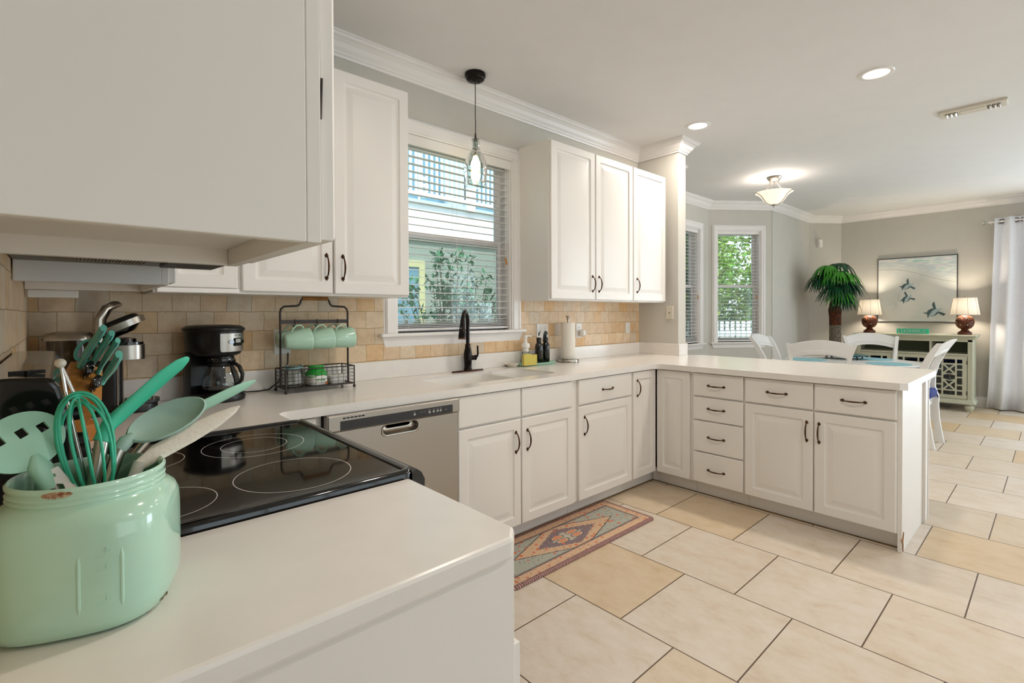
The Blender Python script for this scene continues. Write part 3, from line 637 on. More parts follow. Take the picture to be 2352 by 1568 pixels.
# ------------------------------------------------------------------ mint jar and its utensils
JX, JY, CT = .026, .846, .914
t = thing('utensil_jar', 'large glossy mint green jar with a worn brown patch on its rim, holding utensils', 'jar', (JX, JY, CT))
prof = [(.060, 0), (.079, .001), (.0865, .006), (.0905, .016), (.0925, .03), (.0928, .07), (.0925, .110), (.0915, .128), (.0885, .140), (.083, .148), (.0785, .1515), (.0785, .154), (.0802, .156), (.0785, .1585), (.0785, .160), (.0802, .162), (.0785, .1645), (.0790, .168), (.0803, .170), (.0803, .1735), (.0775, .176), (.0745, .173), (.0745, .145), (.082, .135), (.088, .115), (.088, .03), (.075, .008), (.01, .006)]
L = []; n = 64
for r, z in prof:
    w = max(0, min(1, (.153-z)/.02)); pw = 2+1.0*w; l = []
    for j in range(n):
        a = 2*PI*j/n+.35; c, q = math.cos(a), math.sin(a); k = (abs(c)**pw+abs(q)**pw)**(-1/pw); a2 = a-.35
        l.append((r*k*math.cos(a2), r*k*math.sin(a2), z))
    L.append(l)
G().loops(L, True, True).build('body', 'mint', t, smooth=70)
def onjar(a, z, d=0): 
    pw = 3; aa = a+.35; k = (abs(math.cos(aa))**pw+abs(math.sin(aa))**pw)**(-1/pw); return (.0926*k+d)*math.cos(a), (.0926*k+d)*math.sin(a), z
# embossed measuring marks
for a in (-1.73, -1.33):
    G().tube([onjar(a, .032+i*.0085, -.0012) for i in range(9)], [.0012]+[.0026]*7+[.0012], 8).build('embossed_bar', 'mint', t, smooth=60)
g = G()
for z in (.04, .052, .066, .08, .096): g.tube([onjar(-1.58+i*.02, z, -.0006) for i in range(6)], .001, 6)
g.build('measuring_mark', 'mint', t, smooth=60)
for s_, a, z in (('1', -1.645, .04), ('2', -1.645, .066), ('3', -1.645, .09), ('1/2', -1.435, .046), ('1/4', -1.435, .083), ('2/4', -1.435, .102)):
    x, y, _ = onjar(a, z, -.0004); text(s_, .0085, 'mint', t, T((x, y, z)) @ RZ(a+PI/2) @ RX(PI/2), 'measuring_number', .0005)
def patch(a0, a1, z0, z1, rf, nm, seed):
    rnd = random.Random(seed); N = 26; top = []; bot = []
    for i in range(N+1):
        a = a0+(a1-a0)*i/N; e = abs(math.sin(PI*i/N))**.5; zm = (z0+z1)/2
        for lst, z in ((top, zm+(z1-zm)*e*(1-rnd.random()*.25)), (bot, zm-(zm-z0)*e*(1-rnd.random()*.35))): lst.append((rf(z)*math.cos(a), rf(z)*math.sin(a), z))
    g = G(); g.loops([bot, top], False, False, closed=False); return g.build(nm, 'chip', t)
patch(-2.18, -1.80, .1655, .1745, lambda z: .0806, 'worn_patch', 3)
g = G(); rnd = random.Random(5); top = []; bot = []
for i in range(25):
    a = -.98+.55*i/24; e = abs(math.sin(PI*i/24))**.6; 
    for lst, r, z in ((bot, .0785, .0006), (top, .0795+.0110*e*(1-rnd.random()*.2), .0004+.0115*e*(1-rnd.random()*.3))):
        pw = 3; aa = a+.35; k = (abs(math.cos(aa))**pw+abs(math.sin(aa))**pw)**(-1/pw); lst.append((r*k*math.cos(a), r*k*math.sin(a), z))
g.loops([bot, top], False, False, closed=False).build('worn_base_patch', 'chip', t)

UG = 'utensils standing in the mint jar'
def flatblade(g, pts, ws, th, nrm, n=12):
    N = Vector(nrm).normalized(); P = [Vector(p) for p in pts]; L = []
    for i, p in enumerate(P):
        d = (P[min(i+1, len(P)-1)]-P[max(i-1, 0)]).normalized(); w = d.cross(N).normalized(); q = w.cross(d)
        h = th[i] if isinstance(th, list) else th
        L.append([tuple(p+w*ws[i]*math.cos(2*PI*j/n)+q*h*math.sin(2*PI*j/n)) for j in range(n)])
    return g.loops(L)
u = thing('spatula', 'turquoise silicone spatula with a steel shaft rising to the right from the mint jar', 'spatula', (.020, .86, .925), 0, UG)
G().tube([(.018, .85, .93), (.024, .865, 1.03), (.042, .885, 1.132)], [.006, .0075, .0085], 16).build('shaft', 'steel2', u, W=True, smooth=60)
flatblade(G(), [(.038, .880, 1.118), (.047, .887, 1.138), (.062, .891, 1.152), (.085, .895, 1.173), (.112, .898, 1.199), (.132, .900, 1.215), (.142, .901, 1.223), (.1445, .901, 1.225)], [.0095, .011, .0125, .0135, .0135, .0115, .006, .002], [.0095, .0085, .007, .005, .0045, .004, .003, .0015], (.35, -.78, -.5)).build('blade', 'turq', u, W=True, smooth=60)
def spoonbowl(c, d, n, a, b, dep, th=.0025):
    D = Vector(d).normalized(); N = Vector(n); N = (N-D*N.dot(D)).normalized(); S = D.cross(N); c = Vector(c); g = G(); L = []; K = 36
    for k, (s, z) in enumerate([(1.0, 0), (.97, -.12), (.9, -.35), (.75, -.65), (.5, -.88), (.2, -.99), (.02, -1)]):
        L.append([tuple(c+D*a*s*math.cos(2*PI*j/K)+S*b*s*math.sin(2*PI*j/K)+N*dep*z) for j in range(K)])
    I = []
    for l, s in zip(L, (.94, .91, .84, .7, .46, .18, .02)): I.append(l)
    inner = [[tuple(Vector(p)+N*th-(Vector(p)-c-N*((Vector(p)-c).dot(N)))*.05) for p in l] for l in L]
    g.loops(list(reversed(inner))+L, False, False); return g
u = thing('serving_spoon', 'large grey-green silicone serving spoon leaning right in the mint jar', 'spoon', (.04, .85, .925), 0, UG)
G().tube([(.030, .845, .93), (.044, .872, 1.06), (.056, .882, 1.098), (.064, .885, 1.112)], [.006, .0075, .0085, .0085], 14).build('shaft', 'steel2', u, W=True, smooth=60)
o = spoonbowl((.116, .893, 1.136), (.1, .015, .042), (-.25, -.66, .72), .054, .030, .018); o.tube([(.058, .883, 1.103), (.066, .885, 1.113), (.074, .889, 1.118)], [.009, .0095, .006], 14); o.build('bowl', 'greensil', u, W=True, smooth=70)
u = thing('spoon', 'pale mint silicone spatula with its tip farthest right of the jar', 'spatula', (.05, .87, .925), 0, UG); u.name = 'silicone_spatula'; WM[u.name] = WM['spoon']
G().tube([(.040, .90, .93), (.06, .925, 1.06), (.105, .940, 1.112)], [.005, .006, .007], 12).build('shaft', 'steel2', u, W=True, smooth=60)
flatblade(G(), [(.095, .905, 1.110), (.125, .910, 1.126), (.160, .914, 1.142), (.195, .917, 1.158), (.218, .919, 1.168), (.231, .920, 1.174)], [.008, .010, .0115, .011, .0085, .002], [.007, .0055, .0045, .004, .003, .001], (.3, -.8, -.5)).build('blade', 'mintsil', u, W=True, smooth=60)
u = thing('turner', 'grey translucent pointed turner lying lowest to the right in the mint jar', 'spatula', (.05, .83, .925), 0, UG)
G().tube([(.040, .83, .93), (.066, .860, 1.05), (.080, .866, 1.085)], [.006, .007, .008], 12).build('shaft', 'white', u, W=True, smooth=60)
flatblade(G(), [(.078, .865, 1.080), (.10, .868, 1.094), (.14, .872, 1.112), (.175, .875, 1.128), (.20, .877, 1.140), (.209, .878, 1.145)], [.008, .013, .014, .012, .006, .001], [.006, .0035, .003, .0025, .002, .001], (.45, -.55, .75)).build('blade', 'paper', u, W=True, smooth=60)
u = thing('slotted_spoon', 'round pale mint slotted turner leaning left out of the mint jar', 'spoon', (.0, .84, .925), 0, UG)
G().tube([(.030, .85, .93), (.005, .85, 1.03), (-.012, .852, 1.075)], [.006, .007, .0075], 12).build('shaft', 'steel2', u, W=True, smooth=60)
D = Vector((-.35, .10, .55)).normalized(); N = Vector((.05, -.72, .62)); N = (N-D*N.dot(D)).normalized(); S = D.cross(N)
cc_ = Vector((-.037, .868, 1.133)); mt = Matrix(((S.x, D.x, N.x, cc_.x), (S.y, D.y, N.y, cc_.y), (S.z, D.z, N.z, cc_.z), (0, 0, 0, 1)))
outl = [(.0425*math.cos(2*PI*j/40), .036*math.sin(2*PI*j/40)) for j in range(40)]
hl = [[(x-.005, y-.0055), (x+.005, y-.0055), (x+.005, y+.0055), (x-.005, y+.0055)] for x, y in ((-.018, .014), (.004, .010), (.024, .004))]
o = G().prism(outl, -.0022, .0022, hl, mt); o.tube([(-.012, .850, 1.072), (-.018, .855, 1.088), (-.022, .86, 1.100), (-.026, .865, 1.115)], [.0095, .012, .014, .006], 14, flat=.7); o.build('head', 'mintsil', u, W=True, smooth=50)
u = thing('whisk', 'turquoise balloon whisk standing loops-up in the mint jar', 'whisk', (.026, .86, .925), 0, UG)
A = Vector((.034, .858, 1.035)); B = Vector((.014, .876, 1.188)); ax = (B-A).normalized(); s1 = ax.cross(Vector((0, 1, 0))).normalized(); s2 = ax.cross(s1)
for k in range(6):
    ph = PI*k/6; sd = s1*math.cos(ph)+s2*math.sin(ph); pts = []
    for i in range(25):
        v = i/24; w = -math.cos(PI*v); hgt = abs(math.sin(PI*v))**.6; pts.append(tuple(A+ax*((B-A).length*hgt*(1-.02*k))+sd*(.039*w*(.25+.75*hgt**.6))))
    G().tube(pts, .0019, 8).build('wire_loop', 'turq', u, W=True, smooth=70)
G().tube([(.036, .85, .93), (.034, .858, 1.04)], .008, 14).build('handle', 'steel2', u, W=True, smooth=60)
u = thing('bracket_tool', 'white metal bracket shaped tool low at the left of the mint jar', 'utensil', (.0, .845, .925), 0, UG)  # white bracket-shaped utensil piece on a shaft
g = G().prism([(-.018, .0), (-.006, .048), (.006, .052), (.028, .016), (.040, -.004), (.02, -.004), (.012, .022), (.004, .024), (-.004, -.03), (-.022, -.03)], -.0015, .0015, [[(.0+.003*math.cos(-k*PI/4), .038+.003*math.sin(-k*PI/4)) for k in range(8)]], Matrix(((.75, 0, .1, -.010), (.16, .28, -.9, .842), (0, .74, .3, 1.060), (0, 0, 0, 1))))
g.build('bracket', 'white', u, W=True, bevel=.0006); G().tube([(-.008, .845, .93), (-.014, .842, 1.06)], .005, 10).build('shaft', 'steel2', u, W=True, smooth=60)
u = thing('tongs', 'slim steel tongs with a pale rounded end behind the whisk', 'tongs', (.03, .88, .925), 0, UG)
for dx in (-.005, .006): G().tube([(.040+dx*.5, .880, .93), (.028+dx, .894, 1.06), (.010+dx, .902, 1.17), (-.001, .906, 1.222)], .0022, 8).build('arm', 'chrome', u, W=True, smooth=60)
G().sphere((-.002, .906, 1.226), .0065, 14).build('end_cap', 'tan', u, W=True, smooth=80)

for o in COL.objects:
    if o.parent and o.parent.name == 'silicone_spatula' and o.name.startswith('blade'):
        q = WM['silicone_spatula'].translation
        for v in o.data.vertices: v.co.y += .035; v.co.x += .004+.10*(v.co.x)
# ------------------------------------------------------------------ knife block
h_ = Vector((.36, -.46, .81)).normalized(); w_ = Vector((.9, .12, -.33)); w_ = (w_-h_*w_.dot(h_)).normalized(); e_ = h_.cross(w_).normalized()
if e_.z > 0: e_ = -e_
fc = Vector((.052, 1.935, 1.098))
def kb(w, e, h): return tuple(fc+w_*w+e_*e+h_*h)
KM = Matrix(((w_.x, e_.x, h_.x, fc.x), (w_.y, e_.y, h_.y, fc.y), (w_.z, e_.z, h_.z, fc.z), (0, 0, 0, 1)))
t = thing('knife_block', 'slanted bamboo knife block behind the range', 'knife block', (.05, 1.98, CT))
G().box(-.040, -.085, -.150, .040, .085, 0, KM).build('block', 'bamboo', t, W=True, bevel=.002)
G().prism([(.0, 1.93), (.075, 1.94), (.075, 2.03), (.0, 2.03)], CT, CT+.05).build('stand', 'bamboo', t, W=True)
KG = 'knives and shears in the knife block'
def knife(name, label, w, e, L=.12, r=.0105, mtl='knife', bend=0, rivet=True):
    t = thing(name, label, 'knife', kb(w, e, 0), 0, KG)
    pts = [kb(w+bend*math.sin(PI*i/10)*.5, e-.008*math.sin(PI*i/10*1.3), L*i/10) for i in range(11)]
    R = [r*.9, r*.8, r*.8, r*.9, r, r*1.05, r*1.05, r, r*1.0, r*1.1, r*.9]
    hd = flatblade(G(), pts, [x*.62 for x in R], [x*1.15 for x in R], tuple(e_), 14).build('handle', mtl, t, W=True, smooth=60)
    G().tube([Vector(p)-e_*r*1.17*(R[i]/r) for i, p in enumerate(pts)] if False else [Vector(p)+e_*R[i]*1.13 for i, p in enumerate(pts)], .0011, 6).build('tang', 'chrome', hd, W=True)
    G().box(-.0012+w, e-r, -.06, .0012+w, e+r, .002, KM).build('blade', 'chrome', t, W=True)
    if rivet:
        for k in (3, 7): p = Vector(pts[k]); G().sphere(tuple(p+w_*R[k]*.6), .0022, 8).build('rivet', 'chrome', hd, W=True)
knife('kitchen_knife', 'teal-handled knife at the left of the top row of the knife block', -.018, -.062, .150, .0155)
knife('kitchen_knife', 'teal-handled knife in the middle of the top row of the knife block', .006, -.058, .142, .0145)
knife('kitchen_knife', 'teal-handled knife at the right of the top row of the knife block', .027, -.05, .128, .0125)
knife('kitchen_knife', 'lone teal-handled knife low on the right side of the knife block', .036, .0, .112, .0165, bend=.012)
knife('steak_knife', 'short dark-handled knife with chrome edges in the middle of the knife block', -.006, -.018, .038, .019, 'blackgloss', rivet=False)
knife('steak_knife', 'short dark-handled knife with chrome edges near the bottom of the knife block', .014, .045, .038, .017, 'blackgloss', rivet=False)
t = thing('kitchen_shears', 'teal-handled shears with open finger loops in the knife block', 'scissors', kb(-.03, -.07, 0), 0, KG)
for s in (-1, 1):
    G().tube([kb(-.018+s*.010+.016*math.cos(2*PI*i/20), -.078, .05+.036*math.sin(2*PI*i/20)) for i in range(20)], .0042, 8, closed=True).build('finger_loop', 'knife', t, W=True, smooth=70)
G().box(-.022, -.08, -.05, -.006, -.077, .018, KM).build('blade', 'chrome', t, W=True)

# ------------------------------------------------------------------ pod coffee machine (front is local -y)
t = thing('pod_coffee_maker', 'silver and black pod coffee machine with its lid raised in the corner', 'coffee maker', (.13, 2.455, CT), math.radians(83))
def slab(g, prof_xy, zs, m=None): return g.loops([[(x*s, y*s+o, z) for x, y in prof_xy] for z, s, o in zs], m=m)
g = G().prism(rrect(-.085, -.02, .085, .165, .03, 5), 0, .012); slab(g, rrect(-.075, -.155, .075, .03, .06, 6), [(0, .93, 0), (.006, 1, 0), (.030, 1, 0), (.034, .97, 0)]); g.build('base', 'blackplastic', t, smooth=40)
g = G(); slab(g, rrect(-.068, -.158, .068, -.02, .055, 6), [(.034, 1.02, 0), (.044, 1.02, 0)]); dt = g.build('drip_tray', 'darkgrey', t, smooth=40)
g = G()
for i in range(9): g.box(-.05, -.145+i*.012, .044, .05, -.140+i*.012, .047)
g.build('grate', 'steel2', dt)
G().prism(rrect(-.060, -.045, .060, .045, .025, 5), .012, .205).build('column', 'blackplastic', t, smooth=40)
G().box(.0605, -.035, .03, .063, -.03, .2).build('trim_strip', 'steel2', t); G().box(-.063, -.035, .03, -.0605, -.03, .2).build('trim_strip', 'steel2', t)
g = G().prism(rrect(-.075, -.115, .075, .045, .05, 6), .205, .262); g.build('brew_head', 'steel2', t, smooth=40, bevel=.003)
g = G().prism(rrect(-.072, -.112, .072, .03, .05, 6), .262, .272); g.lathe([(.045, .272), (.043, .285), (.03, .287), (.028, .276)], 20, T((0, -.045, 0))); g.build('pod_holder', 'blackgloss', t, smooth=40)
mm = T((0, .030, .285)) @ RX(math.radians(-26))
g = G(); slab(g, rrect(-.068, -.165, .068, .0, .058, 6), [(0, 1, 0), (.024, 1.02, 0), (.026, .97, 0)], mm); ld = g.build('lid', 'steel2', t, smooth=40)
g = G(); slab(g, rrect(-.062, -.155, .062, -.005, .055, 6), [(.026, 1, 0), (.036, .96, 0), (.042, .8, -.015)], mm); g.build('lid_top', 'blackplastic', ld, smooth=50)
g = G(); slab(g, rrect(-.058, -.15, .058, -.01, .05, 6), [(-.02, .75, -.01), (.0, .97, 0)], mm); g.build('lid_inner', 'blackgloss', ld, smooth=50)
g = G().tube([(-.078, .02, .26), (-.082, .020, .36), (-.074, .000, .402), (-.045, -.025, .418), (0, -.035, .420), (.045, -.025, .418), (.074, .000, .402), (.082, .020, .36), (.078, .02, .26)], .013, 10, flat=.6); g.build('lid_handle', 'steel2', t, smooth=60)
g = G(); slab(g, rrect(-.080, .052, .080, .168, .035, 5), [(.012, 1, 0), (.285, 1, 0)]); g.build('water_tank', 'tank', t, smooth=40)
g = G(); slab(g, rrect(-.084, .040, .084, .180, .035, 5), [(.285, 1, 0), (.297, 1.0, 0), (.311, .88, .012), (.316, .6, .04)]); g.build('tank_lid', 'steel2', t, smooth=40)

# ------------------------------------------------------------------ drip coffee maker (front is local -y)
t = thing('drip_coffee_maker', 'black drip coffee maker with a glass carafe and brushed control panel', 'coffee maker', (.497, 2.508, CT), math.radians(33))
def oval(w, d, n=40, p=2.4, oy=0):
    o = []
    for j in range(n):
        a = 2*PI*j/n; c, s = math.cos(a), math.sin(a); k = (abs(c)**p+abs(s)**p)**(-1/p); o.append((w*c*k, d*s*k+oy))
    return o
def loft(specs, n=40, p=2.4): return [[(x, y, z) for x, y in oval(w, d, n, p, oy)] for w, d, z, oy in specs]
g = G().loops(loft([(.080, .112, 0, 0), (.088, .120, .004, 0), (.090, .122, .018, 0), (.086, .118, .032, 0), (.078, .108, .037, 0)])); g.build('base', 'blackplastic', t, smooth=50)
G().lathe([(.062, .037), (.062, .041), (.05, .042), (.002, .0415)], 32, T((0, -.035, 0))).build('hot_plate', 'darkgrey', t, smooth=40)
g = G().loops([[(x, max(y, .028), z) for x, y in oval(.084, .112, 40, 2.8, .0)] for z in (.03, .10, .21)]); g.build('column', 'blackplastic', t, smooth=50)
g = G().loops(loft([(.070, .085, .195, 0), (.080, .102, .205, 0), (.0845, .108, .225, 0), (.088, .112, .305, 0)])); hd = g.build('brew_head', 'blackplastic', t, smooth=50)
g = G().loops(loft([(.090, .116, .304, 0), (.094, .120, .310, 0), (.093, .118, .318, 0), (.080, .104, .328, 0), (.05, .07, .332, 0)])); g.build('lid', 'blackplastic', t, smooth=50)
G().lathe([(.050, .170), (.052, .180), (.046, .197), (.03, .198)], 28, T((0, -.035, 0))).build('filter_basket', 'blackgloss', t, smooth=50)
pn = []
for z, k in ((.216, .3), (.222, .9), (.232, 1), (.295, 1)):
    l = []
    for i in range(17):
        a = -PI/2+(-.75+1.5*i/16)*(.9+.1*k)+.08; f = (z-.205)/.1; w = .0855+.0035*f+.0012; d = .1085+.0035*f+.0015; p = 2.4; c, s = math.cos(a), math.sin(a); q = (abs(c)**p+abs(s)**p)**(-1/p); l.append((w*c*q, d*s*q, z))
    pn.append(l)
pnl = G().loops(pn, False, False, closed=False).build('control_panel', 'steel', t, smooth=60)
def ph_(a, z, out=.0022):
    f = (z-.205)/.1; w = .0855+.0035*f+out; d = .1085+.0035*f+out; p = 2.4; c, s = math.cos(a), math.sin(a); q = (abs(c)**p+abs(s)**p)**(-1/p)
    return Vector((w*c*q, d*s*q, z))
def onp(a, z, out=.0022):
    P = ph_(a, z, out); Q = ph_(a+.02, z, out); x = (Q-P).normalized(); n = x.cross(Vector((0, 0, 1))); return Matrix(((x.x, 0, n.x, P.x), (x.y, 0, n.y, P.y), (0, 1, 0, P.z), (0, 0, 0, 1)))
AC = -PI/2+.10
G().prism(rrect(-.020, -.018, .020, .016, .003, 3), 0, .0012, m=onp(AC, .258)).build('display_frame', 'blackgloss', pnl)
G().prism(rrect(-.013, -.004, .013, .012, .001, 2), .0012, .0018, m=onp(AC, .258)).build('display', 'lcd', pnl)
for a in (AC-.34, AC+.36):
    G().prism([(.0115*math.cos(2*PI*k/20), .009*math.sin(2*PI*k/20)) for k in range(20)], 0, .0016, m=onp(a, .258)).build('button', 'blackgloss', pnl)
text('Mr. Coffee', .0075, 'black', pnl, onp(AC, .2865, .0026), 'maker_logo', .0002)
# carafe
c = G().lathe([(.052, .0425), (.066, .047), (.072, .065), (.070, .085), (.060, .118), (.048, .150), (.047, .156)], 40, T((0, -.035, 0)), cap1=False); cf = c.build('carafe', 'glass', t, smooth=70)
G().lathe([(.0475, .150), (.050, .154), (.050, .166), (.044, .170), (.01, .171)], 36, T((0, -.035, 0)), cap0=False).build('carafe_collar', 'blackplastic', cf, smooth=50)
G().lathe([(.051, .0445), (.064, .0485), (.0695, .064), (.0700, .070), (.002, .0702)], 36, T((0, -.035, 0)), cap0=True).build('coffee', 'blackgloss', cf, smooth=50)
g = G().tube([(0, -.082, .163), (0, -.105, .164), (0, -.128, .150), (0, -.143, .118), (0, -.138, .092), (0, -.120, .075), (0, -.105, .068)], [.007, .008, .0085, .008, .0075, .007, .005], 10, flat=.9); g.tube([(0, -.084, .158), (0, -.094, .13), (0, -.104, .095), (0, -.107, .066)], .004, 8); g.tube([(0, -.095, .165), (0, -.105, .175), (0, -.108, .18)], [.006, .004, .002], 8); g.build('carafe_handle', 'blackplastic', cf, smooth=60)
for i, s_ in enumerate(('12', '10', '8', '6', '4', '2')):
    z = .130-i*.0155; rr_ = .072 if z < .07 else (.0705 if z < .09 else (.0665 if z < .105 else (.0585 if z < .125 else .056)))
    a = -PI/2-.18; text(s_, .006, 'label', cf, T((rr_*math.cos(a), -.035+rr_*math.sin(a), z)) @ RZ(a+PI/2) @ RX(PI/2), 'level_number', .0002)
    a -= .16; G().box(-.006, -.0005, -.0005, .006, .0005, .0005, T((rr_*math.cos(a), -.035+rr_*math.sin(a), z)) @ RZ(a+PI/2)).build('level_mark', 'label', cf)
pw = G().tube([(.60, 2.585, CT+.02), (.64, 2.60, CT+.006), (.69, 2.607, CT+.0035), (.735, 2.612, CT+.006), (.775, 2.618, CT+.035), (.806, 2.622, CT+.09), (.822, 2.622, CT+.13), (.826, 2.63, CT+.18)], .0030, 8); pw.build('power_cord', 'blackplastic', t, W=True, smooth=60)
t.scale = (1.09, 1.06, 1)

# ------------------------------------------------------------------ mug rack
RX0, RY0 = .945, 2.512
t = thing('mug_rack', 'dark wire mug rack with a wooden grip and mesh basket', 'mug rack', (RX0, RY0, CT))
hw, hd_ = .168, .075
g = G()
for x in (-hw, hw):
    for y in (-hd_, hd_): g.tube([(x, y, .012), (x, y, .112)], .0036, 8)
for z in (.022, .112): g.tube([(-hw, -hd_, z), (hw, -hd_, z)], .003, 8); g.tube([(-hw, hd_, z), (hw, hd_, z)], .003, 8); g.tube([(-hw, -hd_, z), (-hw, hd_, z)], .003, 8); g.tube([(hw, -hd_, z), (hw, hd_, z)], .003, 8)
g.build('basket_frame', 'iron', t, smooth=60)
g = G()
for i in range(1, 12):
    x = -hw+2*hw*i/12
    for y in (-hd_, hd_): g.tube([(x, y, .022), (x, y, .112)], .0009, 5)
for i in range(1, 6):
    y = -hd_+2*hd_*i/6
    for x in (-hw, hw): g.tube([(x, y, .022), (x, y, .112)], .0009, 5)
for z in (.04, .058, .076, .094):
    g.tube([(-hw, -hd_, z), (hw, -hd_, z), (hw, hd_, z), (-hw, hd_, z), (-hw, -hd_, z)], .0009, 5)
g.build('wire_mesh', 'iron', t)
G().box(-hw, -hd_, .020, hw, hd_, .0225).build('basket_floor', 'iron', t)
for x in (-hw, hw):
    for y in (-hd_, hd_): G().sphere((x, y, .008), .008, 12).build('ball_foot', 'iron', t, smooth=80)
fp = [(-hw, 0, .022), (-hw, 0, .385), (-hw+.004, 0, .402), (-hw+.018, 0, .414), (-.095, 0, .417), (-.082, 0, .420), (-.074, 0, .430), (-.070, 0, .444), (-.062, 0, .454), (0, 0, .456)]
fp = fp+[(-x, y, z) for x, y, z in reversed(fp[:-1])]
G().tube(fp, .0052, 8).build('upright_frame', 'iron', t, smooth=60)
G().tube([(-.064, 0, .455), (.064, 0, .455)], .0095, 14).build('grip', 'wood', t, smooth=60)
G().box(-hw, -.003, .330, hw, .003, .349).build('hook_bar', 'iron', t)
HX = (-.100, .008, .114)
for x in HX:
    for s in (-1, 1):
        G().tube([(x+s*.0, s*.003, .352), (x, s*.006, .340), (x, s*.010, .322), (x, s*.020, .314), (x, s*.030, .320), (x, s*.032, .328)], .0017, 8).build('hook', 'iron', t, smooth=60)
# mug: axis along local x, mouth at +x, handle up; origin at the point of the handle resting on the hook
def make_mug(label, loc, rz):
    m = thing('coffee_mug', label, 'mug', loc, rz, 'mint mugs hanging on the rack')
    pr = [(.024, 0), (.029, .002), (.032, .008), (.038, .035), (.0435, .07), (.0475, .100), (.048, .1055), (.046, .1065), (.0445, .100), (.0405, .07), (.035, .035), (.028, .01), (.002, .008)]
    mx = T((-.055, 0, -.072)) @ RY(PI/2-.10)
    G().lathe(pr, 40, mx).build('cup', 'mint', m, smooth=70)
    G().tube([(-.030, 0, -.040), (-.020, 0, -.018), (-.004, 0, -.004), (.012, 0, -.003), (.022, 0, -.012), (.026, 0, -.026), (.027, 0, -.034)], [.005, .0048, .0048, .0048, .0048, .005, .005], 10, flat=.7).build('handle', 'mint', m, smooth=70)
    m.scale = (1.13, 1.13, 1.13); return m
mugs = None
for s, row in ((-1, 'front'), (1, 'back')):
    for k, x in enumerate(HX):
        lab = 'mint coffee mug hanging at the %s of the %s row on the wire rack' % (('left', 'middle', 'right')[k], row)
        loc = (RX0+x-.004, RY0+s*.052 if s < 0 else RY0+.056, CT+.327); rz = (-.06, -.04, .02)[k]
        if mugs is None: mugs = make_mug(lab, loc, rz)
        else: copy_tree(mugs, lab, loc, rz, 'mint mugs hanging on the rack')
# basket contents
t = thing('clamp_jar', 'clear glass clamp-top jar at the left end of the wire basket', 'jar', (RX0-.108, RY0-.002, CT+.0225))
G().lathe([(.036, 0), (.042, .003), (.043, .012), (.043, .074), (.039, .084), (.038, .09)], 32, cap1=False).build('glass_body', 'glass', t, smooth=60)
G().lathe([(.038, .090), (.0395, .092), (.0395, .095), (.038, .097)], 32).build('seal', 'aqua', t, smooth=60)
G().lathe([(.041, .097), (.042, .101), (.040, .106), (.02, .109), (.002, .1095)], 32).build('glass_lid', 'glass', t, smooth=60)
g = G().tube([(.040*math.cos(2*PI*i/24), .040*math.sin(2*PI*i/24), .086) for i in range(24)], .0012, 6, closed=True); g.tube([(.040, -.008, .086), (.05, -.010, .075), (.052, 0, .06), (.05, .010, .075), (.040, .008, .086), (.046, 0, .1), (.038, 0, .108)], .0012, 6); g.build('wire_clasp', 'chrome', t, smooth=60)
G().prism(rrect(-.014, .02, .014, .062, .003, 2), 0, .0006, m=T((.006, -.0435, 0)) @ RX(PI/2)).build('label_plate', 'lcd', t)
t = thing('sweetener_tub', 'white plastic tub with a bright green screw lid in the wire basket', 'tub', (RX0+.0, RY0-.004, CT+.0225), .15)
G().lathe([(.042, 0), (.047, .003), (.048, .012), (.048, .050), (.046, .058)], 36, power=3, cap1=False).build('body', 'white', t, smooth=60)
G().loops([[(r*c*(abs(c)**p+abs(s)**p)**(-1/p), r*s*(abs(c)**p+abs(s)**p)**(-1/p), z+(.006*math.sin(3*a) if q == 0 else 0)) for a in [2*PI*j/36 for j in range(36)] for c, s in [(math.cos(a), math.sin(a))]] for q, (r, z, p) in enumerate([(.0485, .046, 3), (.0465, .060, 3), (.038, .074, 2.4), (.036, .078, 2)])], False, True).build('shoulder', 'green', t, smooth=60)
G().lathe([(.036, .078), (.038, .079), (.038, .094), (.036, .097), (.002, .0975)], 36).build('lid', 'green', t, smooth=50)
text('truvia', .020, 'green', t, T((-.002, -.0492, .030)) @ RX(PI/2), 'lettering', .0003)
G().prism([(.012*math.cos(PI*k/12), .012*math.sin(PI*k/12)) for k in range(13)], 0, .0008, m=T((.031, -.0455, .006)) @ RZ(.5) @ RX(PI/2)).build('orange_slice', 'orange', t)
t = thing('white_dish', 'small white rectangular lidded dish at the right end of the wire basket', 'dish', (RX0+.105, RY0, CT+.0225)); t.name = 'packet_holder'; WM[t.name] = WM['white_dish']
G().loops([[(x, y, z) for x, y in rrect(-.036-o, -.026-o, .036+o, .026+o, .01, 4)] for o, z in ((0, 0), (.006, .038), (.004, .038), (-.002, .004))], True, True).build('bowl', 'white', t, smooth=50)
G().prism(rrect(-.046, -.036, .046, .036, .01, 4), .038, .042).build('lid', 'white', t, bevel=.001)

# ------------------------------------------------------------------ faucet
t = thing('kitchen_faucet', 'oil-rubbed bronze pull-down faucet with a side lever behind the sink', 'faucet', (1.957, 2.585, CT))
M['orb'] = mat('oil_rubbed_bronze', '#1b1817', .16, .8, col2='#2a2320', vs=20); M['copper'] = mat('copper_edge', '#5e3a2b', .3, .9, col2='#3a2a24', vs=60)
G().loops([[(x, y, z) for x, y in oval(.127-o, .026-o, 40, 2.3)] for o, z in ((0, 0), (0, .004), (.004, .0075), (.01, .009))]).build('deck_plate', 'copper', t, smooth=50)
G().lathe([(.029, .009), (.029, .013), (.026, .017), (.024, .03), (.0255, .06), (.028, .095), (.0265, .12), (.020, .15), (.0175, .168), (.0175, .178)], 28).build('body', 'orb', t, smooth=60)
for z, r in ((.176, .0195), (.012, .0295)): G().lathe([(r-.002, z-.003), (r, z), (r-.002, z+.003)], 28).build('collar', 'copper', t, smooth=60)
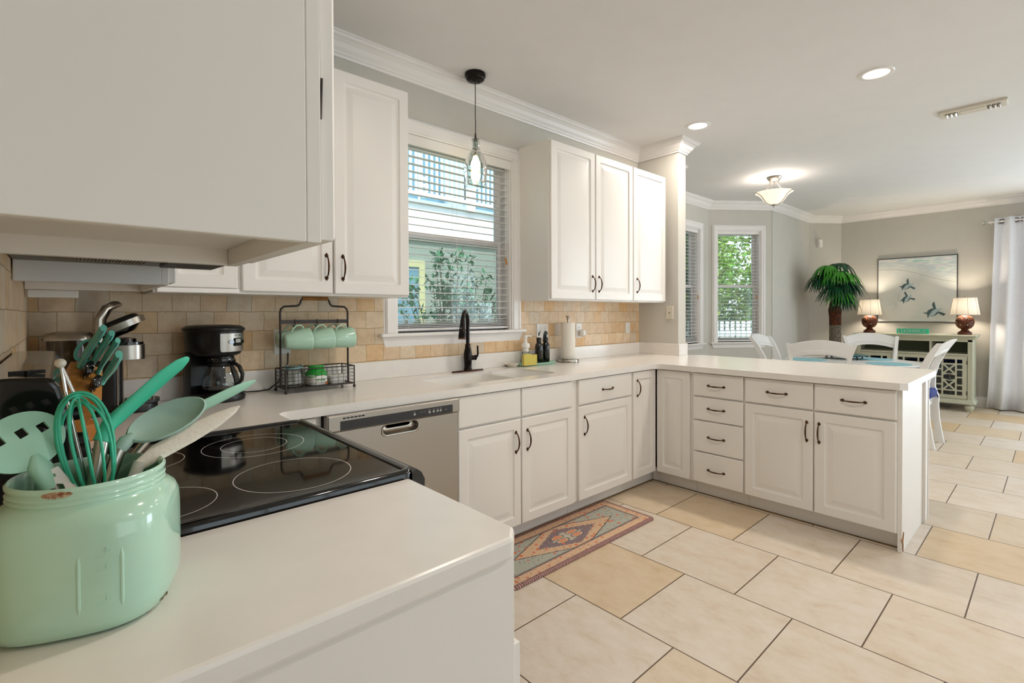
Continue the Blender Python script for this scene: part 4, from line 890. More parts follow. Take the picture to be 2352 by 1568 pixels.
dx, dy = -.72, -.69; P = []
for i in range(4): P.append((0, 0, .178+.035*i))
for i in range(1, 13):
    a = PI*i/12*.92; P.append((dx*.100*(1-math.cos(a)), dy*.100*(1-math.cos(a)), .300+.090*math.sin(a)))
G().tube(P, .0125, 16).build('spout', 'orb', t, smooth=70)
q = Vector(P[-1]); G().tube([q+Vector((0, 0, .02)), q, q+Vector((dx*.01, dy*.01, -.04)), q+Vector((dx*.018, dy*.018, -.085)), q+Vector((dx*.020, dy*.020, -.098))], [.0125, .0145, .019, .0235, .0225], 20).build('spray_head', 'orb', t, smooth=70)
hq = q+Vector((dx*.0, dy*.0, -.05)); G().tube([hq+Vector((-.02, -.012, .018)), hq+Vector((-.016, -.018, -.016))], .006, 10).build('spray_button', 'steel2', t, smooth=70)
G().tube([q+Vector((dx*.020, dy*.020, -.095)), q+Vector((dx*.021, dy*.021, -.101))], .0242, 20).build('spray_ring', 'copper', t, smooth=60)
g = G().tube([(.018, -.004, .088), (.05, -.010, .088)], [.017, .015], 18); g.tube([(.05, -.010, .088), (.056, -.011, .088)], .0175, 18); lv = g.build('valve', 'orb', t, smooth=60)
G().tube([(.056, -.011, .088), (.066, -.013, .094), (.072, -.014, .112), (.070, -.014, .165)], [.007, .007, .0065, .0055], 12).build('lever', 'orb', t, smooth=60)

# ------------------------------------------------------------------ things beside the sink
t = tag(G().loops([[(x, y, z) for x, y in oval(w, d, 48, 2.8)] for w, d, z in ((.155, .038, 0), (.168, .046, .004), (.183, .056, .020), (.180, .053, .020), (.166, .044, .008), (.10, .02, .007))]).build('soap_tray', 'towelmint', smooth=60), 'long pale mint tray holding the soap, sponge and two dark bottles', 'tray')
t.location = (2.565, 2.560, CT); t.rotation_euler = (0, 0, -.06); WM[t.name] = T(t.location)
TZ = CT+.0075
t = thing('sponge', 'yellow sponge standing upright at the left end of the mint tray', 'sponge', (2.458, 2.523, TZ), -.05)
n = 20; L = []
for y in (-.012, .012): L.append([(-.062, y, 0), (.062, y, 0)]+[(.062-.124*i/n, y, .078-.006*math.sin(2*PI*i/n+.3)) for i in range(n+1)])
G().loops(L).build('sponge_block', 'sponge', t, bevel=.002)
t = thing('soap_dispenser', 'clear foaming soap pump bottle behind the yellow sponge', 'soap bottle', (2.478, 2.585, TZ))
G().lathe([(.028, 0), (.031, .004), (.031, .06), (.026, .085), (.020, .1)], 28, cap1=False).build('bottle', 'glass', t, smooth=60)
G().lathe([(.022, .092), (.022, .118), (.030, .122), (.031, .135), (.028, .150), (.013, .158), (.011, .160), (.010, .19), (.013, .192), (.014, .207), (.002, .210)], 24).build('pump', 'white', t, smooth=50)
G().tube([(0, 0, .204), (.02, -.010, .206), (.043, -.020, .203)], [.007, .006, .005], 10).build('nozzle', 'white', t, smooth=60)
SG = 'dark bottles on the mint tray'
def dark_bottle(label, x, y, spray, h):
    t = thing('spray_bottle' if spray else 'oil_bottle', label, 'bottle', (x, y, TZ), 0, SG)
    G().lathe([(.025, 0), (.029, .004), (.029, .125), (.0265, .140), (.016, .155), (.016, .160)], 28).build('bottle', 'bottle', t, smooth=60)
    G().lathe([(.0185, .156), (.0185, .187), (.015, .191), (.005, .192)], 20).build('cap', 'blackplastic', t, smooth=50)
    if spray:
        g = G().tube([(0, 0, .188), (0, 0, .206), (-.004, 0, .222)], [.010, .010, .009], 12); g.tube([(-.022, .004, .155), (-.020, .003, .19), (-.014, .0, .216), (-.004, -.002, .232), (.006, -.004, .226), (.012, -.004, .21)], [.004, .005, .007, .009, .008, .006], 10); g.build('trigger', 'blackgloss', t, smooth=60)
        for i, ch in enumerate('2OYB'): text(ch, .017, 'label', t, T((.0205, -.0210, .028+i*.024)) @ RZ(.8) @ RX(PI/2), 'label_letter', .0004)
    else:
        G().lathe([(.005, .19), (.005, .203), (.003, .205)], 12).build('white_collar', 'white', t, smooth=50); G().tube([(0, 0, .203), (.0005, 0, .217), (.003, 0, .228)], [.0045, .005, .006], 12).build('spout', 'blackgloss', t, smooth=60)
        for i in range(4): G().box(-.003, -.0005, 0, .003, .0005, .012, T((.0215, -.0205, .03+i*.02)) @ RZ(.8)).build('label_mark', 'label', t)
dark_bottle('dark glass bottle with a slim pour spout, left of the two on the mint tray', 2.590, 2.560, False, 0)
dark_bottle('dark spray bottle with a curved trigger, right of the two on the mint tray', 2.668, 2.566, True, 0)
t = thing('ceramic_dish', 'small cream spoon rest with a short handle at the left of the mint tray', 'dish', (2.345, 2.583, CT), .1)
g = G().lathe([(.026, 0), (.030, .002), (.047, .020), (.049, .026), (.046, .026), (.03, .008), (.002, .006)], 32); g.build('bowl', 'tan', t, smooth=60); G().tube([(-.044, .004, .022), (-.06, .006, .026), (-.075, .007, .025)], [.008, .009, .006], 10, flat=.5).build('handle', 'tan', t, smooth=60)
t = thing('paper_towel_holder', 'paper towel roll upright on a brushed metal holder', 'paper towels', (2.905, 2.555, CT))
G().lathe([(.080, 0), (.084, .003), (.084, .018), (.081, .022), (.004, .022)], 40).build('base', 'steel2', t, smooth=40)
G().cyl((0, 0), .007, .02, .325, 12).build('rod', 'steel2', t, smooth=60)
G().lathe([(.009, .322), (.009, .326), (.0125, .345), (.0165, .352), (.0165, .356), (.002, .357)], 20).build('finial', 'steel2', t, smooth=50)
g = G().lathe([(.020, .024), (.0545, .024), (.0555, .028), (.0555, .300), (.0545, .304), (.020, .304), (.020, .024)], 40, cap0=False, cap1=False); g.build('roll', 'paper', t, smooth=50)

# ------------------------------------------------------------------ wall plates
def plate(name, label, cat, x0, x1, z0, z1, mtl='white', kind='duplex'):
    t = thing(name, label, cat, ((x0+x1)/2, 2.65, (z0+z1)/2), 0); w = (x1-x0)/2; h = (z1-z0)/2
    G().loops([[(x, y, z) for x, z in rrect(-w+o, -h+o, w-o, h-o, .004, 3)] for o, y in ((0, 0), (0, -.003), (.003, -.006))]).build('plate', mtl, t, bevel=.0005)
    return t
t = plate('outlet', 'white outlet plate behind the mug rack', 'outlet', .787, .868, 1.088, 1.213)
for z in (.022, -.022): o = G().prism(rrect(-.017, z-.014, .017, z+.014, .008, 4), .006, .0075, m=RX(PI/2)).build('socket', 'white', t)
G().box(.004, -.028, -.034, .028, -.006, -.006).build('plug', 'blackplastic', t, bevel=.003)
t = plate('light_switch', 'double white switch plate above the dark bottles', 'switch', 2.654, 2.780, 1.092, 1.211)
for x in (-.025, .025):
    G().box(x-.005, -.016, -.010, x+.005, -.006, .008).build('toggle', 'white', t, bevel=.001)
    for z in (-.035, .035): G().lathe([(.003, 0), (.002, .001)], 8, T((x, -.006, z)) @ RX(PI/2)).build('screw', 'steel2', t)
for x, z0, wd in ((-.025, .022, .010), (.025, .022, .016), (-.03, -.02, .004)): G().box(x-wd/2, -.0063, z0, x+wd/2, -.006, z0+.002).build('printed_mark', 'darkgrey', t)
t = plate('outlet', 'white outlet plate right of the paper towels with an air freshener plugged in', 'outlet', 3.107, 3.181, 1.087, 1.208)
for z in (.022, -.022):
    s_ = G().prism(rrect(-.016, z-.014, .016, z+.014, .008, 4), .006, .0075, m=RX(PI/2)).build('socket', 'white', t)
    for x in (-.006, .006): G().box(x-.001, -.0078, z-.002, x+.001, -.0074, z+.008).build('slot', 'black', s_)
t = thing('air_freshener', 'round white plug-in air freshener on the outlet right of the paper towels', 'air freshener', (3.155, 2.62, 1.125))
G().lathe([(.020, 0), (.027, .006), (.031, .018), (.030, .032), (.024, .044), (.021, .046), (.020, .042), (.002, .036)], 28, RX(PI/2-.2) @ RY(.2) @ T((0, 0, -.018))).build('dome', 'white', t, smooth=60)
t = plate('blank_plate', 'slim white wall plate near the pillar end of the backsplash', 'wall plate', 3.797, 3.868, 1.105, 1.205)
t = thing('cable_plate', 'cream coaxial wall plate on the painted pillar', 'wall plate', (4.0146, 2.33, 1.29), -PI/2)
G().loops([[(x, y, z) for x, z in rrect(-.035+o, -.058+o, .035-o, .058-o, .004, 3)] for o, y in ((0, 0), (0, -.003), (.003, -.006))]).build('plate', 'tan', t); G().lathe([(.005, 0), (.004, .005)], 10, T((0, -.006, 0)) @ RX(PI/2)).build('jack', 'bronze', t)
t = thing('outlet_plate', 'white outlet plate on the range wall above the backguard', 'outlet', (-.093, 2.12, 1.10), PI/2); t.name = 'wall_outlet'; WM[t.name] = WM['outlet_plate']
G().loops([[(x, y, z) for x, z in rrect(-.037+o, -.060+o, .037-o, .060-o, .004, 3)] for o, y in ((0, 0), (0, -.003), (.003, -.006))]).build('plate', 'white', t)
for z in (.022, -.022): G().prism(rrect(-.016, z-.014, .016, z+.014, .008, 4), .006, .0075, m=RX(PI/2)).build('socket', 'white', t)
t = thing('motion_sensor', 'small white motion sensor high in the dining corner', 'sensor', (8.86, 2.54, 2.37), math.radians(-37.5))
G().loops([[(x, y, z) for x, z in rrect(-.035+o, -.065+o*1.5, .035-o, .065-o, .012, 4)] for o, y in ((0, .02), (0, -.02), (.008, -.04))]).build('housing', 'white', t, bevel=.003); G().box(-.018, -.042, -.03, .018, -.039, .0).build('lens', 'paper', t)

# ------------------------------------------------------------------ kitchen mat
def rug_mat(hx, hy):
    m = bpy.data.materials.new('kitchen_mat_pattern'); m.use_nodes = True; t = m.node_tree; p = t.nodes['Principled BSDF']; p.inputs['Roughness'].default_value = .8
    tc = nd(t, 'ShaderNodeTexCoord'); sp = nd(t, 'ShaderNodeSeparateXYZ'); t.links.new(tc.outputs['Object'], sp.inputs[0])
    def ma(op, a, b=None, c=None):
        n = nd(t, 'ShaderNodeMath', operation=op)
        for i, v in enumerate((a, b, c)):
            if v is None: continue
            if isinstance(v, (int, float)): n.inputs[i].default_value = v
            else: t.links.new(v, n.inputs[i])
        return n.outputs[0]
    def mix(f, a, b):
        n = nd(t, 'ShaderNodeMixRGB')
        t.links.new(f, n.inputs[0])
        for i, v in ((1, a), (2, b)):
            if isinstance(v, str): n.inputs[i].default_value = (*lin(v), 1)
            else: t.links.new(v, n.inputs[i])
        return n.outputs[0]
    nz = nd(t, 'ShaderNodeTexNoise'); nz.inputs['Scale'].default_value = 70; nz.inputs['Detail'].default_value = 3; t.links.new(tc.outputs['Object'], nz.inputs[0])
    ax = ma('ABSOLUTE', sp.outputs['X']); ay = ma('ABSOLUTE', sp.outputs['Y'])
    d = ma('MINIMUM', ma('SUBTRACT', hx, ax), ma('SUBTRACT', hy, ay))
    d = ma('ADD', d, ma('MULTIPLY', ma('SUBTRACT', nz.outputs['Fac'], .5), .006))
    ch = nd(t, 'ShaderNodeTexWave'); ch.inputs['Scale'].default_value = 22; ch.inputs['Distortion'].default_value = 5; ch.inputs['Detail'].default_value = 3; t.links.new(tc.outputs['Object'], ch.inputs[0])
    v1 = nd(t, 'ShaderNodeTexVoronoi'); v1.inputs['Scale'].default_value = 26; v1.inputs['Randomness'].default_value = .9; t.links.new(tc.outputs['Object'], v1.inputs[0])
    v2 = nd(t, 'ShaderNodeTexVoronoi'); v2.inputs['Scale'].default_value = 48; t.links.new(tc.outputs['Object'], v2.inputs[0])
    sc = nd(t, 'ShaderNodeSeparateXYZ'); t.links.new(v1.outputs['Color'], sc.inputs[0])
    spot = ma('MULTIPLY', ma('LESS_THAN', v1.outputs['Distance'], .26), ma('GREATER_THAN', sc.outputs['X'], .45))
    dots = ma('MULTIPLY', ma('LESS_THAN', v2.outputs['Distance'], .3), ma('GREATER_THAN', nz.outputs['Fac'], .5))
    diam = ma('ADD', ma('DIVIDE', ax, .42), ma('DIVIDE', ay, .150)); dn = ma('ADD', diam, ma('MULTIPLY', ma('SUBTRACT', nz.outputs['Fac'], .5), .1))
    inn = ma('ADD', ma('DIVIDE', ax, .25), ma('DIVIDE', ay, .105)); inn = ma('ADD', inn, ma('MULTIPLY', ma('SUBTRACT', nz.outputs['Fac'], .5), .4))
    field = mix(dots, '#a7a89c', '#7f8078'); tan = mix(dots, '#c9a98a', '#a98467')
    c = mix(ma('LESS_THAN', dn, 1.0), field, tan)
    c = mix(ma('LESS_THAN', ma('ABSOLUTE', ma('SUBTRACT', dn, 1.0)), .022), c, '#4f4a4c')
    c = mix(ma('LESS_THAN', inn, 1.0), c, mix(ma('GREATER_THAN', ch.outputs['Fac'], .5), '#554d5b', '#9d8583'))
    c = mix(ma('LESS_THAN', inn, .52), c, mix(dots, '#b5b3a3', '#c98a6a'))
    px_ = ma('SUBTRACT', ax, .062); py_ = ma('SUBTRACT', ay, .022)
    pet = ma('ADD', ma('POWER', ma('DIVIDE', px_, .046), 2.0), ma('POWER', ma('DIVIDE', py_, .021), 2.0)); pet = ma('ADD', pet, ma('MULTIPLY', nz.outputs['Fac'], .5))
    c = mix(ma('LESS_THAN', pet, 1.3), c, '#b9b09c'); c = mix(ma('LESS_THAN', pet, .8), c, '#cf8a66')
    c = mix(ma('LESS_THAN', ma('ABSOLUTE', ma('SUBTRACT', pet, 1.3)), .16), c, '#5a525a')
    c = mix(spot, c, '#cf6a4a')
    c = mix(ma('LESS_THAN', d, .075), c, mix(spot, mix(dots, '#cdaa8c', '#a98570'), '#c77b5c'))
    for a, w in ((.075, .0035), (.083, .002), (.022, .0022)): c = mix(ma('LESS_THAN', ma('ABSOLUTE', ma('SUBTRACT', d, a)), w), c, '#5b4b50')
    c = mix(ma('LESS_THAN', d, .020), c, mix(ma('GREATER_THAN', ch.outputs['Fac'], .5), '#b98a7e', '#5d4a52'))
    t.links.new(c, p.inputs['Base Color']); return m
hx, hy = .60, .203
rg = G().loops([[(x, y, z) for x, y in rrect(-hx+o, -hy+o, hx-o, hy-o, .03, 6)] for o, z in ((.003, 0), (0, .004), (.002, .010), (.006, .012))]).build('kitchen_mat', rug_mat(hx, hy), smooth=40)
rg.location = (2.137, 1.889, 0); tag(rg, 'patterned rust and sage kitchen mat on the tiles below the sink', 'mat')
# ------------------------------------------------------------------ ceiling fixtures
t = thing('pendant_lamp', 'clear ribbed glass pendant lamp hanging from a dark canopy before the sink window', 'pendant lamp', (1.946, 2.48, 2.0))
z0 = 2.0
G().lathe([(.035, 2.752-z0), (.054, 2.758-z0), (.058, 2.764-z0), (.060, 2.776-z0), (.066, 2.780-z0), (.067, 2.796-z0), (.064, 2.8-z0)], 36).build('canopy', 'orb', t, smooth=40)
for x in (-.022, .022): G().cyl((x, -.01), .003, 2.742-z0, 2.752-z0, 10).build('canopy_screw', 'black', t)
G().tube([(0, 0, 2.752-z0), (.001, 0, 2.65-z0), (-.001, 0, 2.54-z0), (.001, 0, 2.50-z0), (0, 0, 2.40-z0)], .0026, 8).build('cord', 'blackplastic', t, smooth=60)
G().lathe([(.003, 2.43-z0), (.005, 2.425-z0), (.006, 2.40-z0), (.011, 2.392-z0), (.0245, 2.388-z0), (.0245, 2.384-z0)], 20).build('cap', 'iron', t, smooth=50)
gp = [(.0225, 2.388), (.0265, 2.380), (.0275, 2.366), (.0265, 2.345), (.0245, 2.333), (.030, 2.327), (.0295, 2.318), (.038, 2.305), (.048, 2.297), (.0475, 2.292), (.056, 2.282), (.0560, 2.276), (.066, 2.255), (.0715, 2.225), (.0725, 2.195), (.070, 2.165), (.064, 2.135), (.0605, 2.120), (.0645, 2.112), (.0665, 2.102), (.0630, 2.094)]
G().lathe([(r, z-z0) for r, z in gp], 48, cap0=False, cap1=False).build('glass_shade', 'pendglass', t, smooth=35)
so = G().cyl((0, 0), .006, 2.33-z0, 2.39-z0, 12); so.cyl((0, 0), .0185, 2.283-z0, 2.333-z0, 20); so.build('socket', 'steel2', t, smooth=40)
G().lathe([(.013, 2.283-z0), (.016, 2.270-z0), (.028, 2.245-z0), (.031, 2.225-z0), (.026, 2.203-z0), (.021, 2.195-z0), (.020, 2.14-z0), (.014, 2.132-z0), (.002, 2.130-z0)], 24).build('bulb', 'bulb', t, smooth=60)
for i, (x, y) in enumerate(CANS[:6]):
    lab = ['round recessed ceiling light nearest the painted pillar', 'round recessed ceiling light above the peninsula, nearer the viewer', 'added fill ceiling light above the range aisle, out of view', 'added fill ceiling light behind the viewer, out of view', 'added fill ceiling light beyond the kitchen opening, out of view', 'added fill ceiling light over the living side, out of view'][i]
    r = thing('recessed_light', lab, 'ceiling light', (x, y, 2.77), 0, 'round recessed ceiling lights')
    G().lathe([(.070, .0295), (.072, .024), (.090, .0225), (.095, .026), (.096, .030)], 40, cap0=False, cap1=False).build('trim_ring', 'trim', r, smooth=50)
    G().lathe([(.071, .026), (.002, .0255)], 40, cap0=False).build('lens', 'lens', r)
t = thing('ceiling_vent', 'long off-white ceiling air vent with dark strips for shaded louvre gaps at the upper right', 'vent', (5.01, .435, 2.78), math.radians(1.5))
G().box(-.075, -.185, .002, .075, .185, .02).build('frame', 'tan', t, bevel=.003)
for s in (-1, 1):
    for i in range(3):
        y = s*(.085+i*.025)
        G().loops([[(x, y-.002, .002), (x, y+s*.010, -.012), (x, y+s*.013, -.010), (x, y+.003, .002)] for x in (-.036, .040)]).build('louvre', 'tan', t)
        G().box(-.036, y+s*.004-.007, -.0008, .040, y+s*.004+.010, .0016).build('gap_shade', 'darkgrey', t)  # solid dark strip standing in for shade between the louvres
G().box(-.036, -.07, -.002, .040, .07, .006).build('centre_panel', 'tan', t, bevel=.002)
t = thing('semi_flush_light', 'glowing frosted bowl ceiling fixture with nickel arms over the dining area', 'ceiling light', (5.9, 2.14, 2.48))
G().lathe([(.048, .272), (.058, .284), (.072, .30), (.076, .315), (.072, .32)], 32).build('canopy', 'steel2', t, smooth=50)
G().cyl((0, 0), .006, .02, .275, 12).build('stem', 'steel2', t, smooth=50)
G().lathe([(.004, .012), (.05, .016), (.085, .035), (.112, .07), (.135, .105), (.165, .132), (.190, .145), (.187, .149), (.160, .138), (.128, .110), (.10, .07), (.07, .04), (.004, .022)], 44).build('glass_bowl', 'bowl', t, smooth=70)
G().lathe([(.004, -.016), (.008, -.012), (.010, 0), (.032, .004), (.034, .010), (.004, .013)], 20).build('finial', 'steel2', t, smooth=50)
for k in range(3):
    a = math.radians(-100+120*k); c, s = math.cos(a), math.sin(a)
    G().tube([(c*r, s*r, z) for r, z in ((.045, .280), (.048, .24), (.065, .20), (.105, .165), (.150, .15), (.188, .152), (.212, .146))], .006, 8, flat=.6).build('arm', 'steel2', t, smooth=60)
    G().tube([(c*r, s*r, z) for r, z in ((.212, .140), (.180, .130), (.148, .108), (.118, .066), (.090, .030), (.05, .010), (.012, .006))], .0055, 8, flat=.6).build('lower_arm', 'steel2', t, smooth=60)

# ------------------------------------------------------------------ dining table and chairs
t = thing('dining_table', 'round white dining table beyond the peninsula', 'table', (6.38, 1.53, 0))
G().lathe([(.58, .725), (.60, .728), (.615, .738), (.62, .752), (.615, .760), (.002, .760)], 64).build('tabletop', 'chair', t, smooth=40)
G().lathe([(.50, .66), (.50, .725), (.48, .725), (.48, .66), (.50, .66)], 48, cap0=False, cap1=False).build('apron', 'chair', t, smooth=40)
G().lathe([(.07, .06), (.075, .10), (.05, .16), (.06, .25), (.085, .32), (.06, .42), (.05, .55), (.07, .64), (.16, .70), (.16, .725)], 32).build('pedestal', 'chair', t, smooth=50)
for k in range(4):
    a = PI/4+PI/2*k; c, s = math.cos(a), math.sin(a)
    G().tube([(c*r, s*r, z) for r, z in ((.04, .17), (.12, .15), (.24, .08), (.34, .035), (.38, .022))], [.035, .034, .03, .025, .022], 12).build('foot', 'chair', t, smooth=60)
for i, (x, y, lab) in enumerate(((6.17, 1.885, 'round aqua woven placemat at the left side of the dining table'), (6.24, 1.165, 'round aqua woven placemat at the right side of the dining table'), (6.73, 1.40, 'round aqua woven placemat on the far side of the dining table'))):
    g = G().lathe([(.19, 0), (.192, .002), (.19, .004), (.002, .005)], 48)
    g.v = [(a*(1+.018*math.sin(14*math.atan2(b, a))), b*(1+.018*math.sin(14*math.atan2(b, a))), c) for a, b, c in g.v]
    o = g.build('placemat', 'aqua', smooth=40); o.location = (x, y, .7605); tag(o, lab, 'placemat', 'aqua placemats on the dining table')
t = thing('serving_tray', 'dark teal footed tray in the middle of the dining table', 'tray', (6.56, 1.63, .7605))
G().loops([[(x, y, z) for x, y in oval(w, d, 40, 2)] for w, d, z in ((.10, .14, .028), (.17, .235, .046), (.175, .24, .052), (.166, .23, .050), (.09, .13, .034))]).build('dish', mat('dark_teal', '#243e46', .35, .3, col2='#4f8f92', vs=14), t, smooth=60)
for x, y in ((-.09, -.14), (.09, -.14), (-.09, .14), (.09, .14)):
    G().tube([(x, y, .034), (x*1.15, y*1.1, .018), (x*1.1, y*1.06, .006), (x*.95, y*.97, .004)], [.006, .008, .007, .005], 8).build('foot', 'iron', t, smooth=60)

def make_chair(label, loc, rz):
    """local: seat faces +y, back at -y"""
    t = thing('dining_chair', label, 'chair', loc, rz, 'white dining chairs around the round table')
    G().prism([(-.20, -.20), (.20, -.20), (.235, .20), (.20, .225), (-.20, .225), (-.235, .20)], .425, .455).build('seat', 'chair', t, bevel=.008)
    G().box(-.19, -.19, .375, .19, .20, .425).build('seat_rail', 'chair', t, bevel=.003)
    def vs(path, a, b): return G().loops([[(x-a*k, y-b*k2, z), (x+a*k, y-b*k2, z), (x+a*k, y+b*k2, z), (x-a*k, y+b*k2, z)] for x, y, z, k, k2 in path])
    for s in (-1, 1):
        vs([(s*.195, -.258, 0, .9, .8), (s*.193, -.236, .10, .9, .95), (s*.19, -.212, .25, 1, 1.1), (s*.19, -.200, .38, 1, 1.35), (s*.19, -.195, .45, 1, 1.6), (s*.195, -.17, .56, 1, 1.35), (s*.205, -.175, .66, 1, 1.25), (s*.222, -.205, .78, 1, 1.1), (s*.243, -.260, .90, 1, 1.0), (s*.262, -.312, .985, 1, .85), (s*.265, -.322, 1.0, .9, .8)], .017, .027).build('back_post', 'chair', t, smooth=30)
        vs([(s*.205, .215, 0, .8, .8), (s*.20, .200, .12, .9, .9), (s*.20, .190, .30, 1.1, 1.1), (s*.20, .185, .42, 1.3, 1.3)], .017, .017).build('front_leg', 'chair', t, smooth=30)
    def rail(x0, zl, zh, yc, arch, archl, th, lean):
        L = []
        for i in range(17):
            u = -1+i/8; x = u*x0; y = yc-.030*(1-u*u); zb = zl+archl*(1-u*u); zt = zh+arch*(1-u*u)
            L.append([(x, y-th-lean*(zb-zl), zb), (x, y+th-lean*(zb-zl), zb), (x, y+th-lean*(zt-zl), zt), (x, y-th-lean*(zt-zl), zt)])
        return G().loops(L)
    rail(.252, .850, .985, -.243, .050, .048, .011, .60).build('top_rail', 'chair', t, bevel=.003)
    for dz in (0, .013):
        for sy in (-1, 1):
            G().tube([(u*.243, -.243-.030*(1-u*u)-.60*(.030+dz+.048*(1-u*u)*.95)+sy*.0115, .850+.030+dz+.048*(1-u*u)*.95) for u in [-1+i/8 for i in range(17)]], .0022, 6).build('bead', 'chair', t, smooth=60)
    rail(.222, .665, .725, -.185, .0, .010, .010, .2).build('mid_rail', 'chair', t, bevel=.003)
    for s in (-1, 1):
        G().loops([[(x-.014, -.20+y-.008, z), (x+.014, -.20+y-.008, z), (x+.014, -.20+y+.008, z), (x-.014, -.20+y+.008, z)] for x, y, z in ((s*.15, .015, .455), (s*.085, .02, .52), (s*.055, .02, .58), (s*.085, .012, .64), (s*.14, .005, .69))]).build('splat', 'chair', t, bevel=.002)
    c = G().loops([[(x*k, y*k+.015, z) for x, y in rrect(-.175, -.245, .175, .20, .06, 6)] for z, k in ((.456, .93), (.465, 1.0), (.515, 1.03), (.538, .97), (.545, .75), (.536, .2))]); c.build('seat_cushion', 'blue', t, smooth=60)
    for i in range(2): G().tube([(-.15+.3*i, -.18, .49), (-.16+.3*i, -.225, .485), (-.165+.33*i, -.235, .45)], .006, 6).build('cushion_tie', 'blue', t, smooth=60)
    return t
ch = make_chair('white dining chair seen from behind over the peninsula, nearest the viewer', (5.46, 1.60, 0), math.radians(-66))
copy_tree(ch, 'white dining chair side-on at the right end of the peninsula with a blue cushion showing', (6.235, 1.035, 0), math.radians(-3))
copy_tree(ch, 'white dining chair on the far side of the table in front of the sideboard', (6.98, 1.42, 0), math.radians(112))
copy_tree(ch, 'white dining chair in front of the narrow bay window', (6.24, 2.10, 0), math.radians(180))

# ------------------------------------------------------------------ sideboard
SBX = 8.60; Y0, Y1 = .735, 1.978
t = thing('sideboard', 'sage green sideboard with lattice doors against the far wall', 'sideboard', (SBX, Y0, 0))
g = G().box(SBX+.002, Y0, .115, 9.06, Y0+.02, .93); g.box(SBX+.002, Y1-.02, .115, 9.06, Y1, .93); g.box(SBX+.04, Y0+.02, .115, 9.06, Y1-.02, .15); g.box(9.04, Y0+.02, .15, 9.06, Y1-.02, .93); g.box(SBX+.02, Y0+.02, .725, 9.04, Y1-.02, .742); g.build('body', 'sage', t, W=True)
g = G().box(SBX, Y0, .115, SBX+.02, Y0+.045, .93); g.box(SBX, Y1-.045, .115, SBX+.02, Y1, .93); g.box(SBX, Y0, .898, SBX+.02, Y1, .93); g.box(SBX, Y0+.045, .718, SBX+.02, Y1-.045, .742); g.box(SBX, Y0+.045, .115, SBX+.02, Y1-.045, .155)
for y in (1.150, 1.556): g.box(SBX, y-.014, .155, SBX+.02, y+.014, .718)
for y in (1.150,): g.box(SBX, y-.010, .742, 9.03, y+.010, .898)
g.build('face_frame', 'sage', t, W=True, bevel=.002)
G().box(9.0, Y0+.02, .15, 9.03, Y1-.02, .90).build('back_panel', 'sagein', t, W=True)
L = []
for o, z in ((-.006, .925), (-.012, .938), (-.028, .946), (-.032, .955), (-.024, .962), (-.040, .968), (-.040, .985)): L.append([(SBX+o, Y0+o, z), (9.06, Y0+o, z), (9.06, Y1-o, z), (SBX+o, Y1-o, z)])
G().loops(L).build('top', 'sage', t, W=True, bevel=.002)
L = []
for o, z in ((-.030, .098), (-.030, .112), (-.018, .125), (-.010, .150), (-.002, .155)): L.append([(SBX+o, Y0+o, z), (9.06, Y0+o, z), (9.06, Y1-o, z), (SBX+o, Y1-o, z)])
G().loops(L).build('plinth', 'sage', t, W=True, bevel=.001)
for x in (SBX+.03, 9.0):
    for y in (Y0+.03, Y1-.03): G().lathe([(.024, 0), (.030, .008), (.046, .045), (.048, .062), (.038, .08), (.028, .088), (.036, .098)], 24, T((x, y, 0))).build('bun_foot', 'sage', t, W=True, smooth=50)
